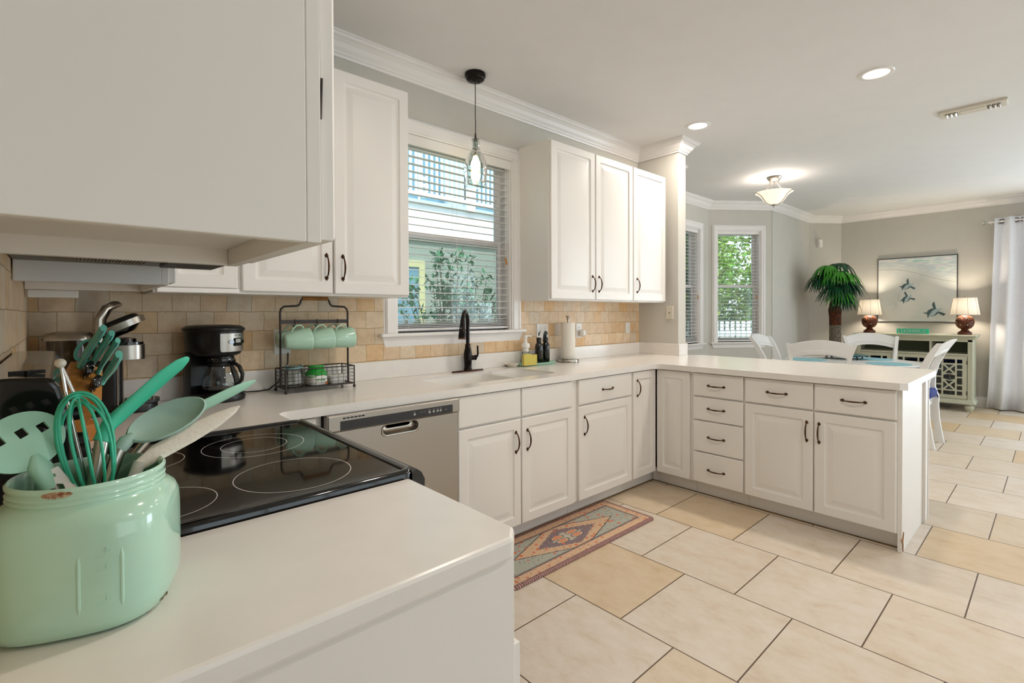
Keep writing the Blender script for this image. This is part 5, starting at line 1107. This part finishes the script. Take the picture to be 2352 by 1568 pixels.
def lattice_door(y0, y1, z0, z1, knob_hi):
    """front view u = y (right to left), v = z; cut-outs as holes"""
    w = y1-y0; h = z1-z0; fr = .045; iw = w-2*fr; ih = h-2*fr; b = .018
    cs = .052; xs = [0, cs, cs+b, iw-cs-b, iw-cs, iw]; holes = []
    rows = [(0, cs), (cs+b, cs+b+.052), (cs+b+.052+b, ih/2-b/2), (ih/2+b/2, ih-(cs+b+.052+b)), (ih-cs-b-.052, ih-cs-b), (ih-cs, ih)]
    for a, c in rows:
        for k in (0, 4): holes.append((xs[k], xs[k+1], a, c))
    mx0, mx1 = xs[2], xs[3]
    holes += [(mx0, mx1, 0, cs), (mx0, mx1, ih-cs, ih)]
    R = [[(y0+fr+a, z0+fr+c), (y0+fr+d, z0+fr+c), (y0+fr+d, z0+fr+e), (y0+fr+a, z0+fr+e)] for a, d, c, e in holes]
    # central field with crossed bars: top and bottom X plus a tall opening
    A0, A1 = y0+fr+mx0, y0+fr+mx1; mid = (A0+A1)/2; q = .010
    zt = z0+fr+ih-cs-b; zb = z0+fr+cs+b; xh = .115
    def X(lo, hi):
        zm = (lo+hi)/2
        return [[(A0+q*1.6, lo), (A1-q*1.6, lo), (mid, zm-q)], [(A0+q*1.6, hi), (mid, zm+q), (A1-q*1.6, hi)], [(A0, lo+q), (mid-q*1.5, zm), (A0, hi-q)], [(A1, lo+q), (A1, hi-q), (mid+q*1.5, zm)]]
    R += X(zt-xh, zt)+X(zb, zb+xh)
    # tapering tall opening
    R.append([(A0, zb+xh+.022), (mid, zb+xh+.006), (A1, zb+xh+.022), (A1, zt-xh-.022), (mid, zt-xh-.006), (A0, zt-xh-.022)])
    mm = Matrix(((0, 0, 1, 0), (1, 0, 0, 0), (0, 1, 0, 0), (0, 0, 0, 1)))
    g = G().prism([(y0, z0), (y1, z0), (y1, z1), (y0, z1)], SBX-.004, SBX+.014, R, mm); d = g.build('door', 'sage', t, W=True)
    G().box(SBX+.0145, y0+.03, z0+.03, SBX+.0165, y1-.03, z1-.03).build('door_glass', 'dimglass', d, W=True)
    G().tube([(SBX-.006, knob_hi, z1-.13), (SBX-.022, knob_hi, z1-.14), (SBX-.024, knob_hi, z1-.175), (SBX-.006, knob_hi, z1-.19)], [.004, .005, .007, .003], 8).build('pull', 'iron', d, W=True, smooth=60)
    for z in (z0+.08, z1-.08): G().cyl((SBX-.006, y0+.0 if knob_hi > (y0+y1)/2 else y1), .005, z-.025, z+.025, 8).build('hinge', 'iron', d, W=True)
lattice_door(.785, 1.132, .160, .714, 1.110); lattice_door(1.168, 1.538, .160, .714, 1.190); lattice_door(1.574, 1.930, .160, .714, 1.598)
for nm, lab, m, y0, y1, z0, z1, gr in (('board_game_box', 'blue game box behind the right lattice door, topmost of the stack', 'bookblue', .83, 1.08, .400, .470, 1), ('board_game_box', 'navy game box behind the right lattice door, under the blue one', 'booknavy', .82, 1.09, .362, .399, 1), ('board_game_box', 'brown box low behind the right lattice door', 'carved', .83, 1.06, .200, .262, 1)):
    o = thing(nm, lab, 'game box', (8.7, y0, z0), 0, 'game boxes inside the sideboard'); G().box(8.70, y0, z0, 8.95, y1, z1).build('box', m, o, W=True, bevel=.002)
    if m == 'bookblue': G().box(8.699, .93, .435, 8.70, .99, .462).build('red_label', 'red', o, W=True); G().box(8.699, .86, .404, 8.70, 1.04, .42).build('white_label', 'lcd', o, W=True)
G().box(SBX+.03, Y0+.02, .345, 9.03, Y1-.02, .361).build('shelf', 'sagein', t, W=True)

# table lamps with carved tiki faces (face looks to -x)
def lamp(label, loc):
    t = thing('table_lamp', label, 'lamp', loc, 0, 'carved wooden table lamps on the sideboard')
    G().lathe([(.072, 0), (.074, .006), (.073, .028), (.060, .038), (.045, .050), (.036, .066), (.034, .076)], 32).build('foot', 'carved', t, smooth=50)
    g = G().lathe([(.034, .070), (.066, .086), (.088, .115), (.097, .150), (.096, .185), (.083, .222), (.058, .247), (.028, .258)], 36); bd = g.build('globe', 'carved', t, smooth=60)
    def onb(a, z, d=0):
        k = (z-.165)/.1; r = .098*math.sqrt(max(.0, 1-k*k*.93))+d; a = PI+a; return (r*math.cos(a), r*math.sin(a), z)
    for s in (-1, 1):
        for a0, z0_, turns, R0_ in ((s*.55, .178, 1.4, .030), (s*.42, .125, 1.1, .022)):
            pts = []
            for i in range(22):
                q = i/21; th = 2*PI*turns*q; rr = R0_*(1-.75*q); pts.append(onb(a0+s*rr*math.cos(th)/.098, z0_+rr*math.sin(th), .003))
            G().tube(pts, .0058, 7).build('carved_scroll', 'carved', bd, smooth=60)
        G().tube([onb(s*.08, .13, .004), onb(s*.10, .17, .006), onb(s*.3, .215, .004), onb(s*.7, .225, .002), onb(s*1.1, .19, .002)], [.006, .006, .007, .006, .004], 7).build('brow', 'carved', bd, smooth=60)
        a = PI+s*.36; P = [Vector(onb(s*.50, .142, .0035)), Vector(onb(s*.26, .142, .0035)), Vector(onb(s*.36, .112, .0035))]
        G().add([tuple(p) for p in P]+[tuple(p*.98) for p in P], [(0, 1, 2), (5, 4, 3), (0, 3, 4, 1), (1, 4, 5, 2), (2, 5, 3, 0)]).build('eye_opening', 'tan', bd)
    G().tube([onb(-.12, .104, .004), onb(0, .098, .007), onb(.12, .104, .004)], [.004, .006, .004], 7).build('mouth', 'carved', bd, smooth=60)
    G().cyl((0, 0), .020, .255, .285, 20).build('neck', 'carved', t, smooth=50)
    G().cyl((0, 0), .005, .285, .50, 8).build('stem', 'bronze', t)
    sh = G(); n = 48; L = [[(r*(1+.012*math.cos(8*2*PI*j/n))*math.cos(2*PI*j/n), r*(1+.012*math.cos(8*2*PI*j/n))*math.sin(2*PI*j/n), z) for j in range(n)] for r, z in ((.150, .262), (.118, .490))]
    sh.loops(L, False, False); sm = sh.build('shade', SHADE, t, smooth=60)
    for r, z in ((.1515, .264), (.1195, .488)): G().tube([(r*math.cos(2*PI*j/40), r*math.sin(2*PI*j/40), z) for j in range(40)], .003, 6, closed=True).build('shade_band', 'tan', sm, smooth=60)
    for k in range(8):
        a = 2*PI*k/8+.3; G().tube([(.1535*math.cos(a), .1535*math.sin(a), .265), (.1205*math.cos(a), .1205*math.sin(a), .487)], .0013, 5).build('shade_seam', 'wood', sm)
    G().sphere((0, 0, .375), .024, 14, sz=1.25).build('bulb', 'lampbulb', t, smooth=80)
    G().sphere((0, 0, .507), .007, 10).build('finial', 'bronze', t, smooth=80)
    return t
M['lampbulb'] = mat('lamp_bulb', '#fff0d8', .5, emit=5, ecol='#ffd7a0')
def shade_mat():
    m = bpy.data.materials.new('linen_shade_lit'); m.use_nodes = True; t = m.node_tree; t.nodes.clear()
    o = nd(t, 'ShaderNodeOutputMaterial'); a = nd(t, 'ShaderNodeBsdfDiffuse'); b = nd(t, 'ShaderNodeBsdfTranslucent'); x = nd(t, 'ShaderNodeMixShader'); x.inputs[0].default_value = .06
    n = nd(t, 'ShaderNodeTexNoise'); n.inputs['Scale'].default_value = 160; tc = nd(t, 'ShaderNodeTexCoord'); t.links.new(tc.outputs['Object'], n.inputs[0])
    r = nd(t, 'ShaderNodeValToRGB'); r.color_ramp.elements[0].color = (*lin('#dcd2c2'), 1); r.color_ramp.elements[1].color = (*lin('#f0e9dc'), 1); t.links.new(n.outputs['Fac'], r.inputs[0])
    for s in (a, b): t.links.new(r.outputs[0], s.inputs[0])
    t.links.new(a.outputs[0], x.inputs[1]); t.links.new(b.outputs[0], x.inputs[2]); t.links.new(x.outputs[0], o.inputs[0]); return m
SHADE = shade_mat()
l1 = lamp('carved wooden lamp with a linen shade left of the beach painting', (8.90, 1.889, .985))
copy_tree(l1, 'carved wooden lamp with a linen shade right of the beach painting, nearer the curtain', (8.90, .837, .985), 0)

# sign
t = thing('word_sign', 'small turquoise block sign reading BEACHAHOLIC on the sideboard', 'sign', (8.86, 1.377, .985))
G().box(-.014, -.178, 0, .014, .178, .068).build('block', 'signgreen', t, bevel=.001)
LET = {'B': [('v', .0), ('c', .08, .52, .48, 0), ('c', .08, .52, .0, .52)], }
def letter(ch, w, h):
    """serif capitals as strokes: list of polylines with widths"""
    a, b = .17*w, .07*w; S = []
    def V(x, z0=0, z1=1, t=a): S.append(([(x, z0), (x, z1)], t))
    def H(z, x0, x1, t=b): S.append(([(x0, z), (x1, z)], t))
    def ser(x, z): S.append(([(x-.17, z), (x+.17, z)], b))
    def arc(cx, cz, rx, rz, a0, a1, t=a): S.append(([(cx+rx*math.cos(math.radians(a0+(a1-a0)*i/14)), cz+rz*math.sin(math.radians(a0+(a1-a0)*i/14))) for i in range(15)], t))
    if ch == 'B': V(.22); H(0, .05, .5); H(1, .05, .5); H(.52, .22, .5); arc(.48, .76, .30, .24, 90, -90); arc(.50, .26, .34, .26, 90, -90)
    if ch == 'E': V(.25); H(0, .05, .85); H(1, .05, .82); H(.5, .25, .62); V(.85, 0, .25, b); V(.82, .75, 1, b); V(.62, .38, .62, b)
    if ch == 'A': S.append(([(.5, 1), (.84, 0)], a)); S.append(([(.47, 1), (.15, 0)], b)); H(.34, .26, .72); ser(.15, 0); ser(.84, 0)
    if ch == 'C': arc(.54, .5, .42, .5, 50, 310); V(.84, .66, .98, b); V(.84, .02, .3, b)
    if ch == 'H': V(.2); V(.8); H(.5, .2, .8); [ser(x, z) for x in (.2, .8) for z in (0, 1)]
    if ch == 'O': arc(.5, .5, .42, .5, 0, 360)
    if ch == 'L': V(.28); ser(.28, 1); H(0, .1, .85); V(.85, 0, .28, b)
    if ch == 'I': V(.5); ser(.5, 0); ser(.5, 1)
    return S
y = .160; cw = .0285
for ch in 'BEACHAHOLIC':
    wd = cw*(.62 if ch == 'I' else 1); g = G()
    for pts, tw in letter(ch, 1, 1):
        pp = [Vector((-.0146, y-px*wd*.86, .012+pz*.044)) for px, pz in pts]
        for p0, p1 in zip(pp[:-1], pp[1:]):
            d = (p1-p0).normalized(); n_ = Vector((0, -d.z, d.y))*tw*wd*.5; e0 = p0-d*tw*wd*.2; e1 = p1+d*tw*wd*.2
            q = [e0-n_, e1-n_, e1+n_, e0+n_]; q += [v+Vector((.0012, 0, 0)) for v in q]; g.add([v-Vector((.001, 0, 0)) for v in q], [(0, 1, 2, 3), (7, 6, 5, 4), (0, 4, 5, 1), (1, 5, 6, 2), (2, 6, 7, 3), (3, 7, 4, 0)])
    g.build('letter', 'white', t); y -= wd*1.03
# painting: three baby turtles heading to the surf
def paint_mat():
    m = bpy.data.materials.new('beach_painting'); m.use_nodes = True; t = m.node_tree; p = t.nodes['Principled BSDF']; p.inputs['Roughness'].default_value = .7
    tc = nd(t, 'ShaderNodeTexCoord'); sp = nd(t, 'ShaderNodeSeparateXYZ'); t.links.new(tc.outputs['Object'], sp.inputs[0])
    def ma(op, a, b=None):
        n = nd(t, 'ShaderNodeMath', operation=op)
        for i, v in enumerate((a, b)):
            if v is None: continue
            if isinstance(v, (int, float)): n.inputs[i].default_value = v
            else: t.links.new(v, n.inputs[i])
        return n.outputs[0]
    mp = nd(t, 'ShaderNodeMapping'); mp.inputs['Rotation'].default_value = (math.radians(30), 0, 0); mp.inputs['Scale'].default_value = (1, 2.2, 13); t.links.new(tc.outputs['Object'], mp.inputs[0])
    n = nd(t, 'ShaderNodeTexNoise'); n.inputs['Scale'].default_value = 1.6; n.inputs['Detail'].default_value = 5; t.links.new(mp.outputs[0], n.inputs[0])
    r = nd(t, 'ShaderNodeValToRGB'); e = r.color_ramp.elements; e[0].position = .3; e[0].color = (*lin('#9fc9bb'), 1); e[1].position = .7; e[1].color = (*lin('#dde0dc'), 1)
    for q, c in ((.42, '#d9dfda'), (.52, '#b7c6cc'), (.6, '#d9d3d4')): x = e.new(q); x.color = (*lin(c), 1)
    t.links.new(n.outputs['Fac'], r.inputs[0])
    n2 = nd(t, 'ShaderNodeTexNoise'); n2.inputs['Scale'].default_value = 3; n2.inputs['Detail'].default_value = 6; t.links.new(tc.outputs['Object'], n2.inputs[0])
    r2 = nd(t, 'ShaderNodeValToRGB'); e = r2.color_ramp.elements; e[0].position = .35; e[0].color = (*lin('#d3d6d2'), 1); e[1].position = .65; e[1].color = (*lin('#e4e2db'), 1); t.links.new(n2.outputs['Fac'], r2.inputs[0])
    s = ma('MULTIPLY', ma('SINE', ma('ADD', ma('MULTIPLY', sp.outputs['Y'], 5.2), .5)), .05); line = ma('ADD', ma('ADD', s, ma('MULTIPLY', sp.outputs['Y'], .16)), .20)
    d = ma('SUBTRACT', sp.outputs['Z'], ma('ADD', line, ma('MULTIPLY', n2.outputs['Fac'], .03)))
    mr = nd(t, 'ShaderNodeMapRange'); mr.inputs['From Min'].default_value = .0; mr.inputs['From Max'].default_value = .14; t.links.new(d, mr.inputs['Value'])
    mx = nd(t, 'ShaderNodeMixRGB'); t.links.new(mr.outputs[0], mx.inputs[0]); t.links.new(r2.outputs[0], mx.inputs[1]); t.links.new(r.outputs[0], mx.inputs[2])
    m2 = nd(t, 'ShaderNodeMixRGB'); t.links.new(ma('MULTIPLY', ma('LESS_THAN', ma('ABSOLUTE', d), .0035), .6), m2.inputs[0]); t.links.new(mx.outputs[0], m2.inputs[1]); m2.inputs[2].default_value = (*lin('#8e908c'), 1)
    t.links.new(m2.outputs[0], p.inputs['Base Color']); return m
ax_ = 9.155
t = thing('canvas_painting', 'large canvas painting of three baby turtles crossing pale sand to the surf', 'painting', (ax_, 1.390, 1.612))
G().box(.0, -.445, -.462, .032, .445, .462).build('canvas', paint_mat(), t)
g = G().box(-.004, -.455, -.472, .035, -.446, .472); g.box(-.004, .446, -.472, .035, .455, .472); g.box(-.004, -.446, .463, .035, .446, .472); g.box(-.004, -.446, -.472, .035, .446, -.463); g.build('frame', 'darkgrey', t)
M['turtle'] = mat('turtle_dark', '#3c4a52', .7, col2='#5f7677', vs=60); M['turtlel'] = mat('turtle_light', '#b9ccd2', .7, var=.2, vs=50)
def tpoly(pts, m, nm, par, dx): 
    g = G(); g.add([(-.0008-dx, y, z) for y, z in pts], [tuple(range(len(pts)))]); return g.build(nm, m, par)
for (ty, tz, s, rot) in ((-.105*0-.11, .050, 1.15, .4), (-.11, -.135, 1.1, .7), (.19, -.330, 1.45, .5)):
    def R_(u, v): return (-ty-s*(u*math.cos(rot)-v*math.sin(rot)), tz+s*(u*math.sin(rot)+v*math.cos(rot)))
    o = tpoly([R_(.050*math.cos(a), .036*math.sin(a)) for a in [2*PI*i/16 for i in range(16)]], 'turtle', 'turtle_shell', t, .0002)
    tpoly([R_(x, y) for x, y in ((.045, -.01), (.05, .02), (-.0, .012), (-.045, -.018), (-.01, -.032))], 'turtlel', 'shell_highlight', o, .0006)
    tpoly([R_(x, y) for x, y in ((.02, .025), (.035, .075), (.06, .088), (.05, .05), (.04, .02))], 'turtle', 'front_flipper', o, .0004)
    tpoly([R_(x, y) for x, y in ((.03, -.025), (.055, -.07), (.078, -.06), (.05, -.02))], 'turtle', 'front_flipper', o, .0004)
    tpoly([R_(x, y) for x, y in ((.045, -.012), (.075, -.008), (.078, .008), (.048, .014))], 'turtlel', 'head', o, .0004)
    tpoly([R_(x, y) for x, y in ((-.035, .015), (-.065, .035), (-.055, .01))], 'turtle', 'rear_flipper', o, .0004); tpoly([R_(x, y) for x, y in ((-.035, -.015), (-.062, -.035), (-.05, -.008))], 'turtle', 'rear_flipper', o, .0004)
g = G(); rnd = random.Random(2)
for k in range(26):
    q = k/26; yy = .17+.10*q+rnd.uniform(-.02, .02); zz = -.02-.30*q; g.add([(-.001, yy, zz), (-.001, yy-.010, zz+.012), (-.001, yy-.006, zz+.002)], [(0, 1, 2), (2, 1, 0)])
g.build('flipper_tracks', 'turtle', t)

# ------------------------------------------------------------------ faux palm
t = thing('faux_palm', 'tall artificial fan palm in the dining corner behind the table', 'palm', (8.38, 2.195, 0)); rnd = random.Random(11)
G().lathe([(.13, 0), (.17, .02), (.19, .30), (.18, .31), (.16, .29)], 28).build('pot', 'carved', t, smooth=50)
G().lathe([(.085, .25), (.078, .6), (.075, .9), (.073, 1.11)], 24).build('trunk', 'trunk', t, smooth=60)
g = G().lathe([(.074, 1.10), (.076, 1.18), (.072, 1.26), (.066, 1.38)], 24); g.build('fibre_wrap', 'fibre', t, smooth=60)
for k in range(7):
    a = 2*PI*k/7; G().tube([(.06*math.cos(a), .06*math.sin(a), 1.16), (.074*math.cos(a), .074*math.sin(a), 1.32), (.05*math.cos(a), .05*math.sin(a), 1.46)], [.012, .014, .008], 6, flat=.5).build('leaf_stub', 'fibre', t, smooth=60)
fr = [(205, .75, 1.88, 'leaflt'), (160, .6, 1.97, 'leaflt'), (215, .3, 2.0, 'leafdk'), (250, .55, 1.72, 'leafdk'), (300, .60, 1.74, 'leafdk'), (225, .40, 1.60, 'leaflt'), (190, .50, 1.66, 'leafdk'), (330, .70, 1.86, 'leaflt'), (275, .3, 1.52, 'leafdk'), (20, .6, 1.80, 'leafdk'), (100, .6, 1.85, 'leafdk'), (130, .7, 1.80, 'leafdk'), (350, .55, 1.66, 'leafdk'), (60, .4, 1.9, 'leaflt')]
for az, out_, hz, mm_ in fr:
    a = math.radians(az); base = Vector((math.cos(a)*.03, math.sin(a)*.03, 1.42)); hub = Vector((math.cos(a)*.17*out_*1.4, math.sin(a)*.17*out_*1.4, hz-.02)); outd = Vector((math.cos(a), math.sin(a), .15)).normalized(); side = outd.cross(Vector((0, 0, 1))).normalized(); up = side.cross(outd)
    g = G().tube([base, base*.5+hub*.5+Vector((0, 0, .05)), hub], [.007, .006, .005], 6)
    N = 25
    for i in range(N):
        th = (-1+2*i/(N-1))*2.15; d = (outd*math.cos(th)+side*math.sin(th)).normalized(); Ln = .335*(1-.12*abs(th)/2)*rnd.uniform(.9, 1.1); P = []
        for q in range(7):
            v = q/6; drop = .26*v*v*(.6+.4*math.cos(th*.5)); P.append(hub+d*Ln*v*(1-.25*v)+up*(.03*math.sin(v*2.2))-Vector((0, 0, drop*1.0)))
        wv = [.004, .012, .017, .017, .013, .008, .0012]; ws = d.cross(up).normalized()
        o = len(g.v); g.v += [tuple(p+s*ws*w+up*(.004*(1-abs(s)))) for p, w in zip(P, wv) for s in (-1, 0, 1)]
        for q in range(6):
            for s in (0, 1): g.f.append((o+q*3+s, o+q*3+s+1, o+q*3+s+4, o+q*3+s+3))
    g.build('frond', mm_, t, smooth=80)

# ------------------------------------------------------------------ curtain and rod
t = thing('curtain', 'white grommet curtain hanging at the right edge by the sideboard', 'curtain', (9.06, .2, 0)); n = 260; L = []; 
for z, am, k in ((.015, .062, 1.06), (.3, .056, 1.03), (1.0, .046, 1.0), (1.8, .040, .965), (2.40, .038, .94), (2.51, .038, .935)):
    l = []
    for i in range(n):
        u = i/(n-1); yy = .600-u*1.05; yy = .05+(yy-.05)*k if z < 3 else yy; l.append((9.05+am*math.sin(u*2*PI*5.4+.4*math.sin(z*2+u*9)), yy, z))
    L.append(l)
g = G().loops(L, False, False, closed=False); o = g.build('panel', 'curtain', t, W=True, smooth=80); sd = o.modifiers.new('solid', 'SOLIDIFY'); sd.thickness = .003
for k in range(6):
    y = .50-k*.071*1.87/1.0*.5
    G().tube([(9.06+.002, y+.026*math.cos(2*PI*j/18), 2.462+.026*math.sin(2*PI*j/18)) for j in range(18)], .005, 6, closed=True).build('grommet', 'iron', t, W=True, smooth=60)
t = thing('curtain_rod', 'clear-ended white curtain rod above the sideboard end', 'curtain rod', (9.06, .2, 2.46))
G().tube([(9.06, .63, 2.462), (9.06, -2.6, 2.462)], .011, 12).build('rod', 'trim', t, W=True, smooth=60)
G().lathe([(.012, 0), (.020, .004), (.012, .012), (.022, .03), (.024, .045), (.012, .055)], 16, T((9.06, .63, 2.462)) @ RX(-PI/2)).build('finial', 'glass', t, W=True, smooth=50)
G().box(9.05, .60, 2.45, 9.19, .612, 2.475).build('bracket', 'trim', t, W=True)

# ------------------------------------------------------------------ outside
struct(G().box(-14, 2.9, -.35, 40, 40, -.25).build('ground', 'pale_ground'))
t = thing('neighbour_house', 'pale neighbouring house with a white balcony railing outside the sink window', 'house', (0, 6.6, -.25))
G().box(-4, 7.9, -.25, 8.5, 12, 7.2).build('upper_wall', 'siding', t, W=True)
G().box(-4, 6.55, 2.42, 8.5, 8.0, 2.96).build('balcony_deck', 'wht_ext', t, W=True)
G().box(-4, 6.50, 2.96, 8.5, 8.0, 3.02).build('deck_edge', 'siding', t, W=True)
g = G().box(-4, 6.62, -.25, 8.5, 6.75, 2.42); g.build('lower_wall', 'siding2', t, W=True)
G().box(-4, 6.52, 3.08, 8.5, 6.58, 3.14).build('bottom_rail', 'wht_ext', t, W=True); G().box(-4, 6.50, 3.95, 8.5, 6.60, 4.01).build('top_rail', 'wht_ext', t, W=True)
for k in range(64):
    x = 2.1+k*.094; G().box(x, 6.54, 3.12, x+.034, 6.57, 3.96).build('baluster', 'wht_ext', t, W=True)
for x in (1.8, 5.0, 8.2): G().box(x-.08, 6.48, 2.96, x+.08, 6.62, 5.6).build('porch_post', 'wht_ext', t, W=True)
for x0 in (2.6, 4.3, 6.2): f = G().box(x0, 7.86, 3.15, x0+1.1, 7.9, 5.0).build('window', 'dkglass', t, W=True); G().box(x0+.53, 7.84, 3.15, x0+.57, 7.86, 5.0).build('mullion', 'wht_ext', f, W=True)
f = G().box(3.05, 6.58, .55, 4.05, 6.62, 2.0).build('window', 'dkglass', t, W=True); g = G().box(2.95, 6.56, .45, 3.05, 6.62, 2.1); g.box(4.05, 6.56, .45, 4.15, 6.62, 2.1); g.box(3.05, 6.56, 2.0, 4.05, 6.62, 2.1); g.box(3.05, 6.56, .45, 4.05, 6.62, .55); g.box(3.53, 6.56, .55, 3.58, 6.60, 2.0); g.build('window_trim', 'cream', f, W=True)
g = G()
for i in range(26): z = -.2+i*.1; g.box(-4, 6.600, z, 8.5, 6.62, z+.094)
g.build('clapboards', 'siding2', t, W=True)
G().box(1.2, 6.585, -.25, 2.95, 6.599, 2.1).build('cream_panel', 'cream', t, W=True)
def foliage(g, c, r, n, s, rnd, sq=1):
    for _ in range(n):
        d = Vector((rnd.gauss(0, 1), rnd.gauss(0, 1), rnd.gauss(0, 1))).normalized()*r*rnd.random()**.45; d.z *= sq
        p = Vector(c)+d; a = Vector((rnd.gauss(0, 1), rnd.gauss(0, 1), rnd.gauss(0, .6))).normalized(); b = a.cross(Vector((rnd.gauss(0, 1), rnd.gauss(0, 1), rnd.gauss(0, 1)))).normalized()
        k = s*rnd.uniform(.6, 1.3); g.add([p-a*k, p+b*k*.35, p+a*k, p-b*k*.35], [(0, 1, 2, 3)])
def tree(label, x, y, h, r, seed, n=5200, s=.085, mtl='tree', name='tree'):
    rnd = random.Random(seed); t = thing(name, label, name, (x, y, -.25), 0, 'trees beyond the bay windows')
    g = G().tube([(0, 0, 0), (.05, .03, h*.35), (-.03, .05, h*.7), (.02, 0, h*.95)], [.16, .12, .08, .03], 8)
    for k in range(6):
        a = k*1.1; g.tube([(0, 0, h*(.35+.08*k)), (math.cos(a)*r*.4, math.sin(a)*r*.4, h*(.45+.08*k)), (math.cos(a)*r*.8, math.sin(a)*r*.8, h*(.52+.08*k))], [.05, .035, .012], 6)
    g.build('trunk', 'bark', t, smooth=60); g = G()
    for k in range(16): a = rnd.uniform(0, 6.3); q = rnd.uniform(.15, .9)*r; foliage(g, (math.cos(a)*q, math.sin(a)*q, h*rnd.uniform(.30, 1.0)), r*.45, n//16, s, rnd)
    g.build('foliage', mtl, t)
tree('leafy tree left of centre through the bay windows', 9.4, 6.2, 5.0, 1.6, 1)
tree('leafy tree straight behind the narrow bay window', 11.6, 5.8, 5.4, 1.8, 2, 6400)
tree('leafy tree right behind the narrow bay window', 13.4, 4.2, 5.0, 1.8, 3)
tree('leafy tree far back through the bay windows', 15.5, 8.5, 6.0, 2.6, 4, 7000, .11)
tree('leafy tree beside the neighbouring house seen past the pillar', 8.6, 8.6, 5.0, 1.8, 5)
t = thing('hedge', 'dark green hedge line beyond the white fence', 'hedge', (12, 7, -.25)); g = G(); rnd = random.Random(9)
for k in range(22): foliage(g, (-3.5+k*.42, 2.6-k*.26, 1.25+.2*math.sin(k)), .75, 330, .075, rnd, 1.1)
g.build('leaves', 'shrub', t); 
t = thing('garden_fence', 'white picket fence low in the narrow bay window', 'fence', (9.5, 5.6, -.25), -.65)
for k in range(46): G().box(k*.12-1.2, 0, 0, k*.12-1.12, .025, 1.35).build('picket', 'wht_ext', t)
for z in (.35, 1.05): G().box(-1.3, .025, z, 4.4, .06, z+.09).build('rail', 'wht_ext', t)
t = thing('shrub', 'broad-leaved green shrub right outside the sink window', 'shrub', (2.85, 3.95, -.25)); rnd = random.Random(21); g = G(); lf = G()
for k in range(60):
    a = rnd.uniform(0, 6.28); q = rnd.uniform(.1, 1); top = Vector((math.cos(a)*.75*q, math.sin(a)*.35*q, rnd.uniform(1.1, 2.30-.55*q))); mid = top*.55+Vector((0, 0, .1)); g.tube([(math.cos(a)*.05, math.sin(a)*.05, 0), mid, top], [.012, .008, .003], 5)
    for c0 in (top, mid*.4+top*.6, mid):
        for j in range(24):
            d = Vector((rnd.gauss(0, 1), rnd.gauss(0, 1), rnd.gauss(.2, .6))).normalized(); s_ = d.cross(Vector((0, 0, 1))).normalized(); Ln = rnd.uniform(.06, .105); p = c0+Vector((rnd.gauss(0, .03), rnd.gauss(0, .03), rnd.gauss(0, .04)))
            lf.add([p, p+d*Ln*.5+s_*Ln*.2, p+d*Ln, p+d*Ln*.5-s_*Ln*.2], [(0, 1, 2, 3)])
g.build('stems', 'bark', t); lf.build('leaves', 'shrub', t)
